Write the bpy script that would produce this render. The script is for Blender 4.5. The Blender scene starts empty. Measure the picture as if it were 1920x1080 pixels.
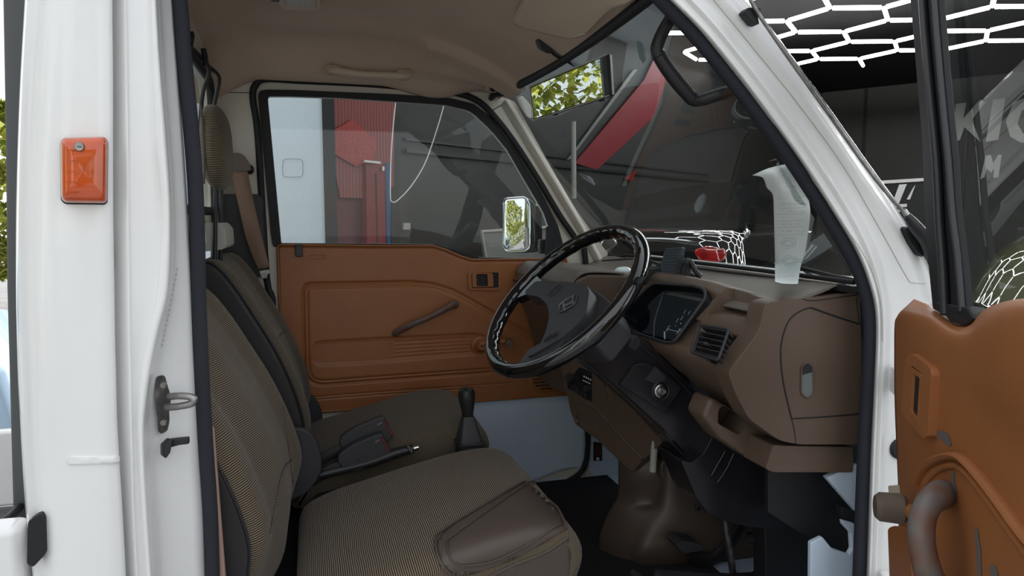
import bpy, bmesh, math, random
import numpy as np
from mathutils import Vector, Matrix, noise
from mathutils.geometry import tessellate_polygon, delaunay_2d_cdt
from mathutils.bvhtree import BVHTree
random.seed(7)
R = math.radians
sc = bpy.context.scene
COL = sc.collection
# ------------------------------------------------------------ camera
F = 1330.; YAW = R(15.87); PIT = R(5.58); CAM = Vector((0, -1.06, .82))
_sy, _cy, _sp, _cp = math.sin(YAW), math.cos(YAW), math.sin(PIT), math.cos(PIT)
FWD = Vector((_sy*_cp, _cy*_cp, -_sp)); RGT = Vector((_cy, -_sy, 0)); UPV = Vector((_sy*_sp, _cy*_sp, _cp))
cd = bpy.data.cameras.new('camera'); cam = bpy.data.objects.new('camera', cd); COL.objects.link(cam)
cd.sensor_width = 36; cd.lens = 36*F/1920; cd.clip_start = .02; cd.clip_end = 300
cam.matrix_world = Matrix(((RGT.x, UPV.x, -FWD.x, CAM.x), (RGT.y, UPV.y, -FWD.y, CAM.y), (RGT.z, UPV.z, -FWD.z, CAM.z), (0, 0, 0, 1)))
sc.camera = cam
# ------------------------------------------------------------ sky, sun, exposure
w = bpy.data.worlds.new('world'); sc.world = w; w.use_nodes = True
nt = w.node_tree; bg = nt.nodes['Background']; sky = nt.nodes.new('ShaderNodeTexSky')
sky.sky_type = 'NISHITA'; sky.sun_disc = False; sky.sun_elevation = R(48); sky.sun_rotation = R(50); sky.altitude = 100; sky.dust_density = 1.0
mixw = nt.nodes.new('ShaderNodeMixRGB'); mixw.inputs[0].default_value = .7; mixw.inputs[2].default_value = (4.5, 4.4, 4.2, 1)
nt.links.new(sky.outputs[0], mixw.inputs[1]); nt.links.new(mixw.outputs[0], bg.inputs[0]); bg.inputs[1].default_value = .22
sl = bpy.data.lights.new('sun', 'SUN'); sun = bpy.data.objects.new('sun', sl); COL.objects.link(sun)
sl.energy = 3.0; sl.angle = R(.6); sl.color = (1, .96, .9)
sun.rotation_euler = Vector((-.62, -.5, -.85)).to_track_quat('-Z', 'Y').to_euler()
sc.view_settings.view_transform = 'Standard'; sc.view_settings.look = 'None'; sc.view_settings.gamma = 1
sc.view_settings.use_curve_mapping = False; sc.view_settings.exposure = 0.7

# ------------------------------------------------------------ geometry helpers
def ray(u, v): return FWD + RGT*((u-960)/F) + UPV*((540-v)/F)
def P(u, v, x=None, y=None, z=None, pl=None):
    r = ray(u, v)
    if x is not None: t = (x-CAM.x)/r.x
    elif y is not None: t = (y-CAM.y)/r.y
    elif z is not None: t = (z-CAM.z)/r.z
    else: t = (pl[0]-CAM).dot(pl[1])/r.dot(pl[1])
    return CAM + r*t
def V(*a): return Vector(a)
def cr(pts, n=6, closed=False):
    pts = [Vector(p) for p in pts]; N = len(pts); out = []
    if n <= 1 or N < 3: return pts
    for i in range(N if closed else N-1):
        if closed: a, b, c, d = pts[i-1], pts[i], pts[(i+1) % N], pts[(i+2) % N]
        else: a, b, c, d = pts[max(i-1, 0)], pts[i], pts[i+1], pts[min(i+2, N-1)]
        for k in range(n):
            t = k/n
            out.append(.5*((2*b)+(c-a)*t+(2*a-5*b+4*c-d)*t*t+(3*b-a-3*c+d)*t**3))
    if not closed: out.append(pts[-1])
    return out
def rnd(pts, r, n=5):
    """round the corners of a closed polygon (2d tuples)"""
    out = []; N = len(pts)
    for i in range(N):
        p = Vector(pts[i][:2]); a = Vector(pts[i-1][:2]); b = Vector(pts[(i+1) % N][:2])
        rr = r[i] if isinstance(r, (list, tuple)) else r
        if rr <= 0: out.append(tuple(p)); continue
        da, db = (a-p), (b-p); k = min(rr, da.length*.48, db.length*.48)
        s, e = p+da.normalized()*k, p+db.normalized()*k
        for j in range(n+1):
            t = j/n; out.append(tuple(s*(1-t)**2+p*2*t*(1-t)+e*t*t))
    return out
def mk(name, vs, fs, mat=None, parent=None, smooth=True, uv=None, ang=35):
    me = bpy.data.meshes.new(name); me.from_pydata([tuple(v) for v in vs], [], fs); me.update()
    if uv is not None:
        l = me.uv_layers.new(name='UVMap')
        for lp in me.loops: l.data[lp.index].uv = uv[lp.vertex_index]
    if smooth:
        me.polygons.foreach_set('use_smooth', [True]*len(me.polygons)); me.set_sharp_from_angle(angle=R(ang))
    o = bpy.data.objects.new(name, me); COL.objects.link(o)
    if mat: me.materials.append(mat)
    if parent: o.parent = parent; o.matrix_parent_inverse = Matrix.Translation(-parent.location) if parent.type == 'EMPTY' and parent.location.length else Matrix()
    return o
def fixn(o):
    bm = bmesh.new(); bm.from_mesh(o.data); bmesh.ops.recalc_face_normals(bm, faces=bm.faces); bm.to_mesh(o.data); bm.free(); return o
def bev(o, wd=.004, seg=3, ang=30):
    if wd <= 0: return o
    m = o.modifiers.new('bevel', 'BEVEL'); m.width = wd; m.segments = seg; m.limit_method = 'ANGLE'; m.angle_limit = R(ang)
    o.data.polygons.foreach_set('use_smooth', [True]*len(o.data.polygons))
    wn = o.modifiers.new('wn', 'WEIGHTED_NORMAL'); wn.keep_sharp = False
    return o
def apply(o):
    dg = bpy.context.evaluated_depsgraph_get(); dg.update()
    me = bpy.data.meshes.new_from_object(o.evaluated_get(dg)); o.modifiers.clear(); o.data = me; return o
def cut(o, cutters):
    for c in cutters:
        m = o.modifiers.new('b', 'BOOLEAN'); m.operation = 'DIFFERENCE'; m.object = c; m.solver = 'EXACT'
    apply(o)
    for c in cutters: bpy.data.objects.remove(c)
    o.data.polygons.foreach_set('use_smooth', [True]*len(o.data.polygons)); o.data.set_sharp_from_angle(angle=R(35))
    return o
def solid(o, t, off=0):
    m = o.modifiers.new('solid', 'SOLIDIFY'); m.thickness = t; m.offset = off; return o
def prism(name, pts, vec, mat, parent=None, b=.003, seg=3, ang=30):
    vec = Vector(vec); n = len(pts); vs = [Vector(p) for p in pts]+[Vector(p)+vec for p in pts]
    fs = [list(range(n)), list(range(2*n-1, n-1, -1))]+[[i, (i+1) % n, (i+1) % n+n, i+n] for i in range(n)]
    o = fixn(mk(name, vs, fs, mat, parent)); return bev(o, b, seg, ang)
def box(name, c, s, mat, parent=None, b=.004, rot=None, ax=None):
    c = Vector(c); hx, hy, hz = s[0]/2, s[1]/2, s[2]/2
    if ax: X, Y, Z = [Vector(a).normalized() for a in ax]
    elif rot: M = __import__('mathutils').Euler(rot).to_matrix(); X, Y, Z = M.col[0], M.col[1], M.col[2]
    else: X, Y, Z = V(1, 0, 0), V(0, 1, 0), V(0, 0, 1)
    q = [c+X*(hx*a)+Y*(hy*d)-Z*hz for a, d in ((-1, -1), (1, -1), (1, 1), (-1, 1))]
    return prism(name, q, Z*2*hz, mat, parent, b)
def frame2(n):
    n = Vector(n).normalized(); a = V(0, 0, 1) if abs(n.z) < .9 else V(1, 0, 0); x = a.cross(n).normalized(); return x, n.cross(x), n
def plate(name, outer, holes, vec, mat, parent=None, b=.003, seg=2):
    """flat plate with holes; loops are lists of 3d points in one plane; vec = thickness"""
    vec = Vector(vec); loops = [[Vector(p) for p in outer]]+[[Vector(p) for p in h] for h in holes]
    x, y, n = frame2(vec)
    l2 = [[V(p.dot(x), p.dot(y), 0) for p in l] for l in loops]
    tris = tessellate_polygon(l2); flat = [p for l in loops for p in l]; N = len(flat)
    vs = flat+[p+vec for p in flat]; fs = [list(t) for t in tris]+[[i+N for i in reversed(t)] for t in tris]
    k = 0
    for l in loops:
        m = len(l); fs += [[k+i, k+(i+1) % m, k+(i+1) % m+N, k+i+N] for i in range(m)]; k += m
    o = fixn(mk(name, vs, fs, mat, parent)); return bev(o, b, seg)
def tube(name, pts, r, mat, parent=None, closed=False, n=5, seg=10, flat=None, up=None):
    """swept round (or flat=(a,b) elliptical) section"""
    rs = r if isinstance(r, (list, tuple)) else None
    base = [Vector(p) for p in pts]
    pp = cr(base, n, closed)
    if rs: rr = [x.x for x in cr([V(a, 0, 0) for a in rs], n, closed)]
    else: rr = [r]*len(pp)
    N = len(pp); vs = []; prev = Vector(up) if up else None
    for i, p in enumerate(pp):
        t = (pp[(i+1) % N]-pp[i-1]) if closed else (pp[min(i+1, N-1)]-pp[max(i-1, 0)])
        t.normalize()
        if prev is None: prev = frame2(t)[0]
        a = (prev-t*prev.dot(t)).normalized(); bb = t.cross(a)
        if not up: prev = a
        for k in range(seg):
            th = 2*math.pi*k/seg; fa, fb = (flat if flat else (1, 1))
            vs.append(p+a*math.cos(th)*rr[i]*fa+bb*math.sin(th)*rr[i]*fb)
    fs = []
    for i in range(N if closed else N-1):
        for k in range(seg):
            fs.append([i*seg+k, i*seg+(k+1) % seg, ((i+1) % N)*seg+(k+1) % seg, ((i+1) % N)*seg+k])
    if not closed: fs += [list(range(seg))[::-1], [(N-1)*seg+k for k in range(seg)]]
    return mk(name, vs, fs, mat, parent, ang=50)
def loft(name, rings, mat, parent=None, caps=True, closed=True, uv=None, ang=50):
    m = len(rings[0]); vs = [p for r in rings for p in r]; fs = []
    for i in range(len(rings)-1):
        for k in range(m if closed else m-1):
            fs.append([i*m+k, i*m+(k+1) % m, (i+1)*m+(k+1) % m, (i+1)*m+k])
    if caps and closed: fs += [list(range(m))[::-1], [(len(rings)-1)*m+k for k in range(m)]]
    return fixn(mk(name, vs, fs, mat, parent, uv=uv, ang=ang)) if uv is None else mk(name, vs, fs, mat, parent, uv=uv, ang=ang)
def lathe(name, prof, o, axis, mat, parent=None, seg=24):
    x, y, n = frame2(axis); o = Vector(o)
    rings = [[o+n*h+(x*math.cos(2*math.pi*k/seg)+y*math.sin(2*math.pi*k/seg))*max(r, 1e-4) for k in range(seg)] for r, h in prof]
    return loft(name, rings, mat, parent, ang=35)
def surf(name, rows, mat, parent=None, nu=5, nv=5, th=0, ang=40):
    """rows of 3d control points -> smooth surface"""
    a = [cr(r, nu) for r in rows]; cols = list(zip(*a)); b = [cr(c, nv) for c in cols]
    m, n = len(b), len(b[0]); vs = [p for c in b for p in c]
    fs = [[i*n+j, (i+1)*n+j, (i+1)*n+j+1, i*n+j+1] for i in range(m-1) for j in range(n-1)]
    o = mk(name, vs, fs, mat, parent, ang=ang)
    if th: solid(o, th)
    return o
def text(name, s, o, xd, yd, size, mat, parent=None, ext=.001, bold=0.0):
    c = bpy.data.curves.new(name, 'FONT'); c.body = s; c.size = size; c.extrude = ext; c.offset = bold
    ob = bpy.data.objects.new(name, c); COL.objects.link(ob)
    dg = bpy.context.evaluated_depsgraph_get(); dg.update()
    me = bpy.data.meshes.new_from_object(ob.evaluated_get(dg)); bpy.data.objects.remove(ob)
    x = Vector(xd).normalized(); y = Vector(yd).normalized(); z = x.cross(y)
    M = Matrix(((x.x, y.x, z.x, o[0]), (x.y, y.y, z.y, o[1]), (x.z, y.z, z.z, o[2]), (0, 0, 0, 1)))
    me.transform(M); me.materials.clear(); me.materials.append(mat)
    ob = bpy.data.objects.new(name, me); COL.objects.link(ob); 
    if parent: ob.parent = parent; ob.matrix_parent_inverse = Matrix.Translation(-parent.location) if parent.type == 'EMPTY' and parent.location.length else Matrix()
    return ob
def tag(o, label=None, cat=None, group=None, kind=None):
    if label: o['label'] = label
    if cat: o['category'] = cat
    if group: o['group'] = group
    if kind: o['kind'] = kind
    return o
def thing(name, loc, label, cat, group=None):
    o = bpy.data.objects.new(name, None); COL.objects.link(o); o.location = loc; o.empty_display_size = .05
    return tag(o, label, cat, group)
def bvh(o):
    dg = bpy.context.evaluated_depsgraph_get(); dg.update(); e = o.evaluated_get(dg); me = e.to_mesh()
    t = BVHTree.FromPolygons([v.co.copy() for v in me.vertices], [list(p.vertices) for p in me.polygons]); e.to_mesh_clear(); return t
def drape(t, u, v, off=.001):
    r = ray(u, v).normalized(); h = t.ray_cast(CAM, r)
    if h[0] is None: return None
    n = h[1] if h[1].dot(r) < 0 else -h[1]
    return h[0]+n*off
def drape_line(t, px, off=.001, n=6):
    out = []
    for q in cr([V(a[0], a[1], 0) for a in px], n):
        p = drape(t, q.x, q.y, off)
        if p: out.append(p)
    return out
# ------------------------------------------------------------ materials
def mat(name, col, rough=.5, metal=0, spec=.5, coat=0, noise_amt=0, noise_scale=30, bump=0, bump_scale=300, emit=None, es=0, trans=0, sheen=0, col2=None, ior=1.45):
    m = bpy.data.materials.new(name); m.use_nodes = True; n = m.node_tree.nodes; l = m.node_tree.links; b = n['Principled BSDF']
    b.inputs['Base Color'].default_value = (*col, 1); b.inputs['Roughness'].default_value = rough; b.inputs['Metallic'].default_value = metal
    b.inputs['Specular IOR Level'].default_value = spec; b.inputs['Coat Weight'].default_value = coat; b.inputs['IOR'].default_value = ior
    b.inputs['Transmission Weight'].default_value = trans; b.inputs['Sheen Weight'].default_value = sheen
    if emit: b.inputs['Emission Color'].default_value = (*emit, 1); b.inputs['Emission Strength'].default_value = es
    tc = n.new('ShaderNodeTexCoord')
    if noise_amt or col2:
        t = n.new('ShaderNodeTexNoise'); t.inputs['Scale'].default_value = noise_scale; t.inputs['Detail'].default_value = 6; l.new(tc.outputs['Object'], t.inputs[0])
        r = n.new('ShaderNodeValToRGB'); r.color_ramp.elements[0].position = .35; r.color_ramp.elements[1].position = .65
        c2 = col2 or tuple(c*(1-noise_amt) for c in col)
        r.color_ramp.elements[0].color = (*c2, 1); r.color_ramp.elements[1].color = (*col, 1)
        l.new(t.outputs[0], r.inputs[0]); l.new(r.outputs[0], b.inputs['Base Color'])
    if bump:
        t2 = n.new('ShaderNodeTexNoise'); t2.inputs['Scale'].default_value = bump_scale; t2.inputs['Detail'].default_value = 3; l.new(tc.outputs['Object'], t2.inputs[0])
        bp = n.new('ShaderNodeBump'); bp.inputs['Strength'].default_value = bump; bp.inputs['Distance'].default_value = .001
        l.new(t2.outputs[0], bp.inputs['Height']); l.new(bp.outputs[0], b.inputs['Normal'])
    return m
def glassmat(name, tint, refl=1.0, rough=.0, dirt=0):
    m = bpy.data.materials.new(name); m.use_nodes = True; n = m.node_tree.nodes; l = m.node_tree.links
    n.remove(n['Principled BSDF']); out = n['Material Output']
    tr = n.new('ShaderNodeBsdfTransparent'); tr.inputs[0].default_value = (*tint, 1)
    gl = n.new('ShaderNodeBsdfGlossy'); gl.inputs['Roughness'].default_value = rough
    fr = n.new('ShaderNodeFresnel'); fr.inputs[0].default_value = 1.52
    mu = n.new('ShaderNodeMath'); mu.operation = 'MULTIPLY'; mu.inputs[1].default_value = refl; l.new(fr.outputs[0], mu.inputs[0])
    mx = n.new('ShaderNodeMixShader'); l.new(mu.outputs[0], mx.inputs[0]); l.new(tr.outputs[0], mx.inputs[1]); l.new(gl.outputs[0], mx.inputs[2])
    if dirt:
        df = n.new('ShaderNodeBsdfDiffuse'); df.inputs[0].default_value = (.6, .6, .6, 1); tc = n.new('ShaderNodeTexCoord')
        no = n.new('ShaderNodeTexNoise'); no.inputs['Scale'].default_value = 90; l.new(tc.outputs['Object'], no.inputs[0])
        rp = n.new('ShaderNodeValToRGB'); rp.color_ramp.elements[0].position = .5; rp.color_ramp.elements[1].position = .9
        rp.color_ramp.elements[0].color = (.01, .01, .01, 1); rp.color_ramp.elements[1].color = (dirt, dirt, dirt, 1)
        l.new(no.outputs[0], rp.inputs[0]); m2 = n.new('ShaderNodeMixShader'); l.new(rp.outputs[0], m2.inputs[0]); l.new(mx.outputs[0], m2.inputs[1]); l.new(df.outputs[0], m2.inputs[2]); mx = m2
    l.new(mx.outputs[0], out.inputs[0]); return m
def stripemat(name, ca, cb, freq):
    m = bpy.data.materials.new(name); m.use_nodes = True; n = m.node_tree.nodes; l = m.node_tree.links; b = n['Principled BSDF']
    uv = n.new('ShaderNodeUVMap'); sx = n.new('ShaderNodeSeparateXYZ'); l.new(uv.outputs[0], sx.inputs[0])
    no = n.new('ShaderNodeTexNoise'); no.inputs['Scale'].default_value = 14; l.new(uv.outputs[0], no.inputs[0])
    ad = n.new('ShaderNodeMath'); ad.operation = 'MULTIPLY_ADD'; ad.inputs[1].default_value = .006; l.new(no.outputs[0], ad.inputs[0]); l.new(sx.outputs[0], ad.inputs[2])
    mu = n.new('ShaderNodeMath'); mu.operation = 'MULTIPLY'; mu.inputs[1].default_value = freq*2*math.pi; l.new(ad.outputs[0], mu.inputs[0])
    si = n.new('ShaderNodeMath'); si.operation = 'SINE'; l.new(mu.outputs[0], si.inputs[0])
    mr = n.new('ShaderNodeMapRange'); mr.inputs[1].default_value = -.7; mr.inputs[2].default_value = .7; l.new(si.outputs[0], mr.inputs[0])
    mx = n.new('ShaderNodeMixRGB'); mx.inputs[1].default_value = (*ca, 1); mx.inputs[2].default_value = (*cb, 1); l.new(mr.outputs[0], mx.inputs[0])
    l.new(mx.outputs[0], b.inputs['Base Color']); b.inputs['Roughness'].default_value = .9; b.inputs['Specular IOR Level'].default_value = .15; b.inputs['Sheen Weight'].default_value = .15
    bp = n.new('ShaderNodeBump'); bp.inputs['Strength'].default_value = .5; bp.inputs['Distance'].default_value = .001; l.new(mr.outputs[0], bp.inputs['Height']); l.new(bp.outputs[0], b.inputs['Normal'])
    return m
M = dict(
 white=mat('white_paint', (.86, .86, .85), .22, coat=.4, noise_amt=.05, noise_scale=6),
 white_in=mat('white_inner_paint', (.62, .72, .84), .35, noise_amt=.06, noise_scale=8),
 cream=mat('cream_paint', (.62, .58, .50), .4, noise_amt=.05, noise_scale=9),
 liner=mat('roof_lining', (.60, .47, .37), .75, bump=.3, bump_scale=500, noise_amt=.08, noise_scale=4),
 visor=mat('visor_vinyl', (.60, .50, .38), .5, bump=.3, bump_scale=400),
 tan=mat('tan_door_vinyl', (.33, .12, .038), .42, bump=.25, bump_scale=700, noise_amt=.08, noise_scale=12),
 tan_dark=mat('worn_tan_plastic', (.15, .07, .045), .45, col2=(.14, .13, .125), noise_scale=30),
 dash=mat('brown_dash_plastic', (.118, .080, .057), .42, bump=.35, bump_scale=900),
 dashtop=mat('grey_brown_dash_top', (.17, .145, .125), .45, bump=.35, bump_scale=900),
 cover=mat('heater_cover_plastic', (.085, .062, .048), .38, bump=.1, bump_scale=400),
 blk=mat('black_plastic', (.018, .018, .02), .38, bump=.1, bump_scale=600),
 blkg=mat('black_grained_plastic', (.036, .036, .040), .42, bump=.6, bump_scale=700),
 shroud=mat('black_column_plastic', (.022, .020, .024), .2, noise_amt=.2, noise_scale=25),
 gloss=mat('gloss_black_rim', (.006, .006, .007), .06, coat=1),
 rubber=mat('black_rubber', (.012, .012, .014), .6),
 seal=mat('woven_door_seal', (.022, .024, .034), .75, bump=1.0, bump_scale=900),
 vinyl=mat('brown_vinyl', (.095, .072, .060), .4, bump=.4, bump_scale=600),
 dvinyl=mat('dark_seat_vinyl', (.02, .019, .021), .5, bump=.3, bump_scale=600),
 fab=stripemat('striped_fabric', (.016, .012, .009), (.27, .21, .145), 260),
 fab2=stripemat('striped_fabric_diamond', (.022, .018, .013), (.19, .155, .11), 260),
 carpet=mat('black_carpet', (.012, .012, .014), .95, bump=1, bump_scale=200),
 grey=mat('grey_metal', (.09, .095, .10), .45),
 chrome=mat('chrome', (.75, .76, .78), .12, metal=1),
 steel=mat('worn_steel', (.42, .41, .40), .45, metal=1, noise_amt=.4, noise_scale=60),
 mirror=mat('mirror_glass', (.9, .9, .9), .0, metal=1),
 orange=mat('orange_lens', (.60, .075, .006), .12, coat=1, noise_amt=.25, noise_scale=25),
 lens_red=mat('red_lens', (.38, .006, .006), .08, coat=1, col2=(.15, .004, .004), noise_scale=18, emit=(1, .02, .02), es=.03),
 belt=mat('belt_webbing', (.20, .125, .085), .7, bump=.5, bump_scale=900),
 beltp=mat('belt_guide_plastic', (.115, .085, .065), .5),
 bracket=mat('grey_beige_bracket', (.42, .41, .37), .5),
 paper=mat('paper', (.86, .92, .92), .8),
 ink=mat('grey_ink', (.45, .50, .52), .8),
 whitemark=mat('white_print', (.75, .75, .75), .6),
 red=mat('dark_red_paint', (.20, .010, .015), .4),
 redp=mat('red_wall_stripe', (.22, .010, .022), .5),
 blue=mat('blue_paint', (.015, .08, .20), .4),
 dwall=mat('charcoal_wall', (.030, .032, .034), .6, noise_amt=.15, noise_scale=3),
 bwall=mat('grey_panel_wall', (.085, .085, .083), .6, noise_amt=.1, noise_scale=2),
 dceil=mat('black_ceiling', (.012, .012, .014), .8),
 gfloor=mat('garage_floor', (.16, .16, .16), .3, noise_amt=.3, noise_scale=2),
 asphalt=mat('asphalt', (.32, .32, .32), .85, noise_amt=.25, noise_scale=3),
 pwall=mat('pale_outdoor_wall', (.66, .74, .80), .6, noise_amt=.03, noise_scale=4),
 board=mat('grey_board', (.20, .21, .20), .5),
 tubelight=mat('light_tube', (.9, .9, .9), .4, emit=(1, 1.0, .96), es=9),
 carblk=mat('black_car_paint', (.006, .006, .007), .04, coat=1),
 carsil=mat('silver_car_paint', (.45, .46, .47), .2, metal=.5, coat=1),
 carglass=mat('dark_car_glass', (.01, .012, .012), .02, coat=1),
 olive=mat('olive_tinted_glass', (.10, .105, .06), .03, coat=1),
 tyre=mat('tyre_rubber', (.02, .02, .02), .8),
 leaf=mat('tree_leaves', (.52, .50, .08), .7, col2=(.24, .30, .05), noise_scale=3),
 bark=mat('tree_bark', (.10, .07, .05), .9),
 bottle=mat('translucent_tank', (.15, .17, .17), .35),
 glassobj=mat('clear_plastic', (.75, .85, .85), .08, coat=1),
 copper=mat('brown_cap', (.22, .11, .08), .5),
)
M['glass'] = glassmat('window_glass', (.80, .84, .83), .9, dirt=.05)
M['wglass'] = glassmat('windscreen_glass', (.74, .78, .78), .2, dirt=.012)
M['dglass'] = glassmat('door_glass', (.86, .90, .90), 1.0)
M['tape'] = glassmat('clear_film', (.6, .66, .66), .6, .25)
# perforated red mesh banner: red dots over grey with big hexagon shapes
def bannermat():
    m = bpy.data.materials.new('red_mesh_banner'); m.use_nodes = True; n = m.node_tree.nodes; l = m.node_tree.links; b = n['Principled BSDF']
    tc = n.new('ShaderNodeTexCoord'); wv = n.new('ShaderNodeTexWave'); wv.inputs['Scale'].default_value = 16; wv.bands_direction = 'X'; wv.inputs['Distortion'].default_value = .6
    l.new(tc.outputs['Object'], wv.inputs[0]); r = n.new('ShaderNodeValToRGB'); r.color_ramp.elements[0].color = (.13, .045, .045, 1); r.color_ramp.elements[1].color = (.36, .06, .055, 1)
    l.new(wv.outputs[0], r.inputs[0]); l.new(r.outputs[0], b.inputs['Base Color']); b.inputs['Roughness'].default_value = .6; return m
M['banner'] = bannermat()

# ============================================================ GARAGE AND OUTDOORS
A_ = V(.8141, .5807, 0); B_ = V(-.5807, .8141, 0); GZ = -.70
def G(a, b, z): return A_*a+B_*b+V(0, 0, z)
def quad(name, pts, m, parent=None, th=None):
    o = mk(name, pts, [[0, 1, 2, 3]], m, parent, smooth=False); return o
def gbox(name, a0, a1, b0, b1, z0, z1, m, parent=None, b=0.0):
    return prism(name, [G(a0, b0, z0), G(a1, b0, z0), G(a1, b1, z0), G(a0, b1, z0)], (0, 0, z1-z0), m, parent, b)
WB = 2.63; WA = 12.0; BN = -4.5; CZ = 2.9
tag(gbox('floor', 2.0, WA, BN, WB, GZ-.1, GZ, M['gfloor']), kind='structure')
tag(mk('floor', [V(-60, -60, GZ-.02), V(60, -60, GZ-.02), V(60, 60, GZ-.02), V(-60, 60, GZ-.02)], [[0, 1, 2, 3]], M['asphalt'], smooth=False), kind='structure')
tag(gbox('wall_left', 2.0, WA+.2, WB, WB+.2, GZ, CZ+.2, M['dwall']), kind='structure')
tag(gbox('wall_back', WA, WA+.2, BN, WB, GZ, CZ+.2, M['bwall']), kind='structure')
tag(gbox('wall_right', 2.0, WA, BN-.2, BN, GZ, CZ+.2, M['dwall']), kind='structure')
tag(gbox('ceiling', 2.0, WA+.2, BN-.2, WB+.2, CZ, CZ+.2, M['dceil']), kind='structure')
# seams and rails on the walls
for i, a in enumerate((3.2, 4.7)):
    pass
t = tag(gbox('trim_1', 2.62, 7.5, WB-.03, WB, 1.25, 1.275, M['blk']), kind='structure')
t = tag(gbox('trim_2', 2.62, 7.5, WB-.02, WB, 1.33, 1.345, M['blk']), kind='structure')
for i, b in enumerate((1.95, .55, -.9)):
    tag(gbox('trim_%d' % (i+3), WA-.03, WA, b-.02, b+.02, GZ, CZ, M['blk']), kind='structure')
# pale outdoor wall by the entrance (seen at the left of the far window)
p0 = P(613, 300, y=3.0)
tag(prism('wall_entrance', [V(-1.1, 3.0, GZ), V(p0.x-.02, 3.0, GZ), V(p0.x-.02, 3.12, GZ), V(-1.1, 3.12, GZ)], (0, 0, 3.4), M['pwall'], b=0), kind='structure')
o = tube('bolt_pattern_outline', [P(a, b, y=2.99) for a, b in rnd([(530, 298), (568, 298), (568, 332), (530, 332)], 8, 3)], .0012, M['grey'], None, closed=True, n=1, seg=5)
tag(o, 'faint rounded square outline on the pale wall outside', 'outline mark')
o = prism('door_post', [V(p0.x-.02, 2.97, GZ), V(p0.x+.045, 2.97, GZ), V(p0.x+.045, 3.12, GZ), V(p0.x-.02, 3.12, GZ)], (0, 0, 3.4), M['rubber'], b=.004)
tag(o, 'black vertical post at the edge of the pale wall outside', 'post')
WP1 = (B_*WB - B_*.02, B_)          # plane of left garage wall
def W(u, v, off=.02): return P(u, v, pl=(B_*(WB-off), B_))
def wallpanel(name, px, off, th, m, parent=None, b=.0): return prism(name, [W(u, v, off+th) for u, v in px], B_*th, m, parent, b)
rb = thing('mesh_banner', W(660, 400), 'red striped mesh banner with hexagon shapes hanging beside the black door post', 'banner')
wallpanel('banner_sheet', [(618, 120), (740, 120), (738, 350), (690, 372), (640, 370), (618, 250)], .075, .01, M['banner'], rb)
wallpanel('hexagon_panel', [(616, 250), (660, 224), (705, 262), (700, 300), (668, 312), (616, 282)], .090, .01, mat('bright_red_mesh', (.44, .06, .05), .6, noise_amt=.3, noise_scale=60), rb)
wallpanel('lower_red_panel', [(630, 355), (655, 330), (678, 320), (690, 340), (695, 520), (632, 520)], .04, .01, mat('maroon_mesh', (.13, .03, .04), .6), rb)
d = thing('red_locker', W(710, 450), 'tall dark red locker with blue side beside the black curtain', 'locker')
wallpanel('front_panel', [(686, 303), (722, 307), (726, 560), (690, 560)], .06, .05, M['red'], d, .004)
wallpanel('side_panel', [(723, 304), (733, 308), (732, 560), (727, 560)], .06, .03, M['blue'], d)
wallpanel('top_trim', [(684, 300), (714, 303), (714, 307), (684, 304)], .13, .01, M['whitemark'], d)
wallpanel('door_groove', [(705, 325), (707, 325), (711, 520), (709, 520)], .112, .003, M['blk'], d)
wallpanel('label_plate', [(717, 312), (721, 312), (721, 320), (717, 320)], .12, .004, M['whitemark'], d)
tag(wallpanel('black_curtain', [(733, 275), (748, 275), (750, 560), (735, 560)], .05, .03, M['rubber']), 'narrow black curtain hanging right of the red locker', 'curtain')
o = wallpanel('wall_socket', [(757, 418), (770, 418), (770, 431), (757, 431)], .03, .02, M['bracket'], None, .004); tag(o, 'small white wall socket low on the dark garage wall', 'socket')
o = tube('hanging_cable', [W(a, b, .35) for a, b in [(834, 190), (826, 220), (812, 265), (795, 310), (770, 350), (745, 376), (735, 378), (732, 365), (733, 300), (737, 240), (742, 190)]], .0035, M['whitemark'], None, n=6); tag(o, 'thin pale cable looping down in front of the dark wall', 'cable')
bd = thing('display_board', W(960, 470), 'grey board with pale frame leaning behind the wing mirror', 'board')
wallpanel('board_face', [(905, 435), (1030, 428), (1040, 600), (930, 600)], .30, .03, M['board'], bd)
o = tube('frame', [W(a, b, .34) for a, b in [(925, 560), (903, 434), (1030, 426)]], .012, M['bracket'], bd, n=1)
tag(wallpanel('wall_stripe', [(1078, 306), (1208, 150), (1236, 90), (1250, 150), (1225, 220), (1120, 318)], .02, .012, M['redp']), 'wide dark red diagonal stripe on the garage wall', 'wall stripe')
tag(wallpanel('pale_stripe', [(1064, 300), (1070, 298), (1196, 130), (1188, 130)], .02, .012, M['board']), 'thin grey diagonal stripe above the red wall stripe', 'wall stripe')
tag(wallpanel('red_hatched_panel', [(1172, 335), (1192, 318), (1186, 340)], .02, .012, M['red']), 'small red hatched patch below the diagonal wall stripe', 'wall patch')
o = tube('light_stick', [W(1075, 228, .4), W(1076, 372, .4)], .02, M['bracket'], None, n=1); tag(o, 'upright pale tube leaning by the garage wall', 'tube')
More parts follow.
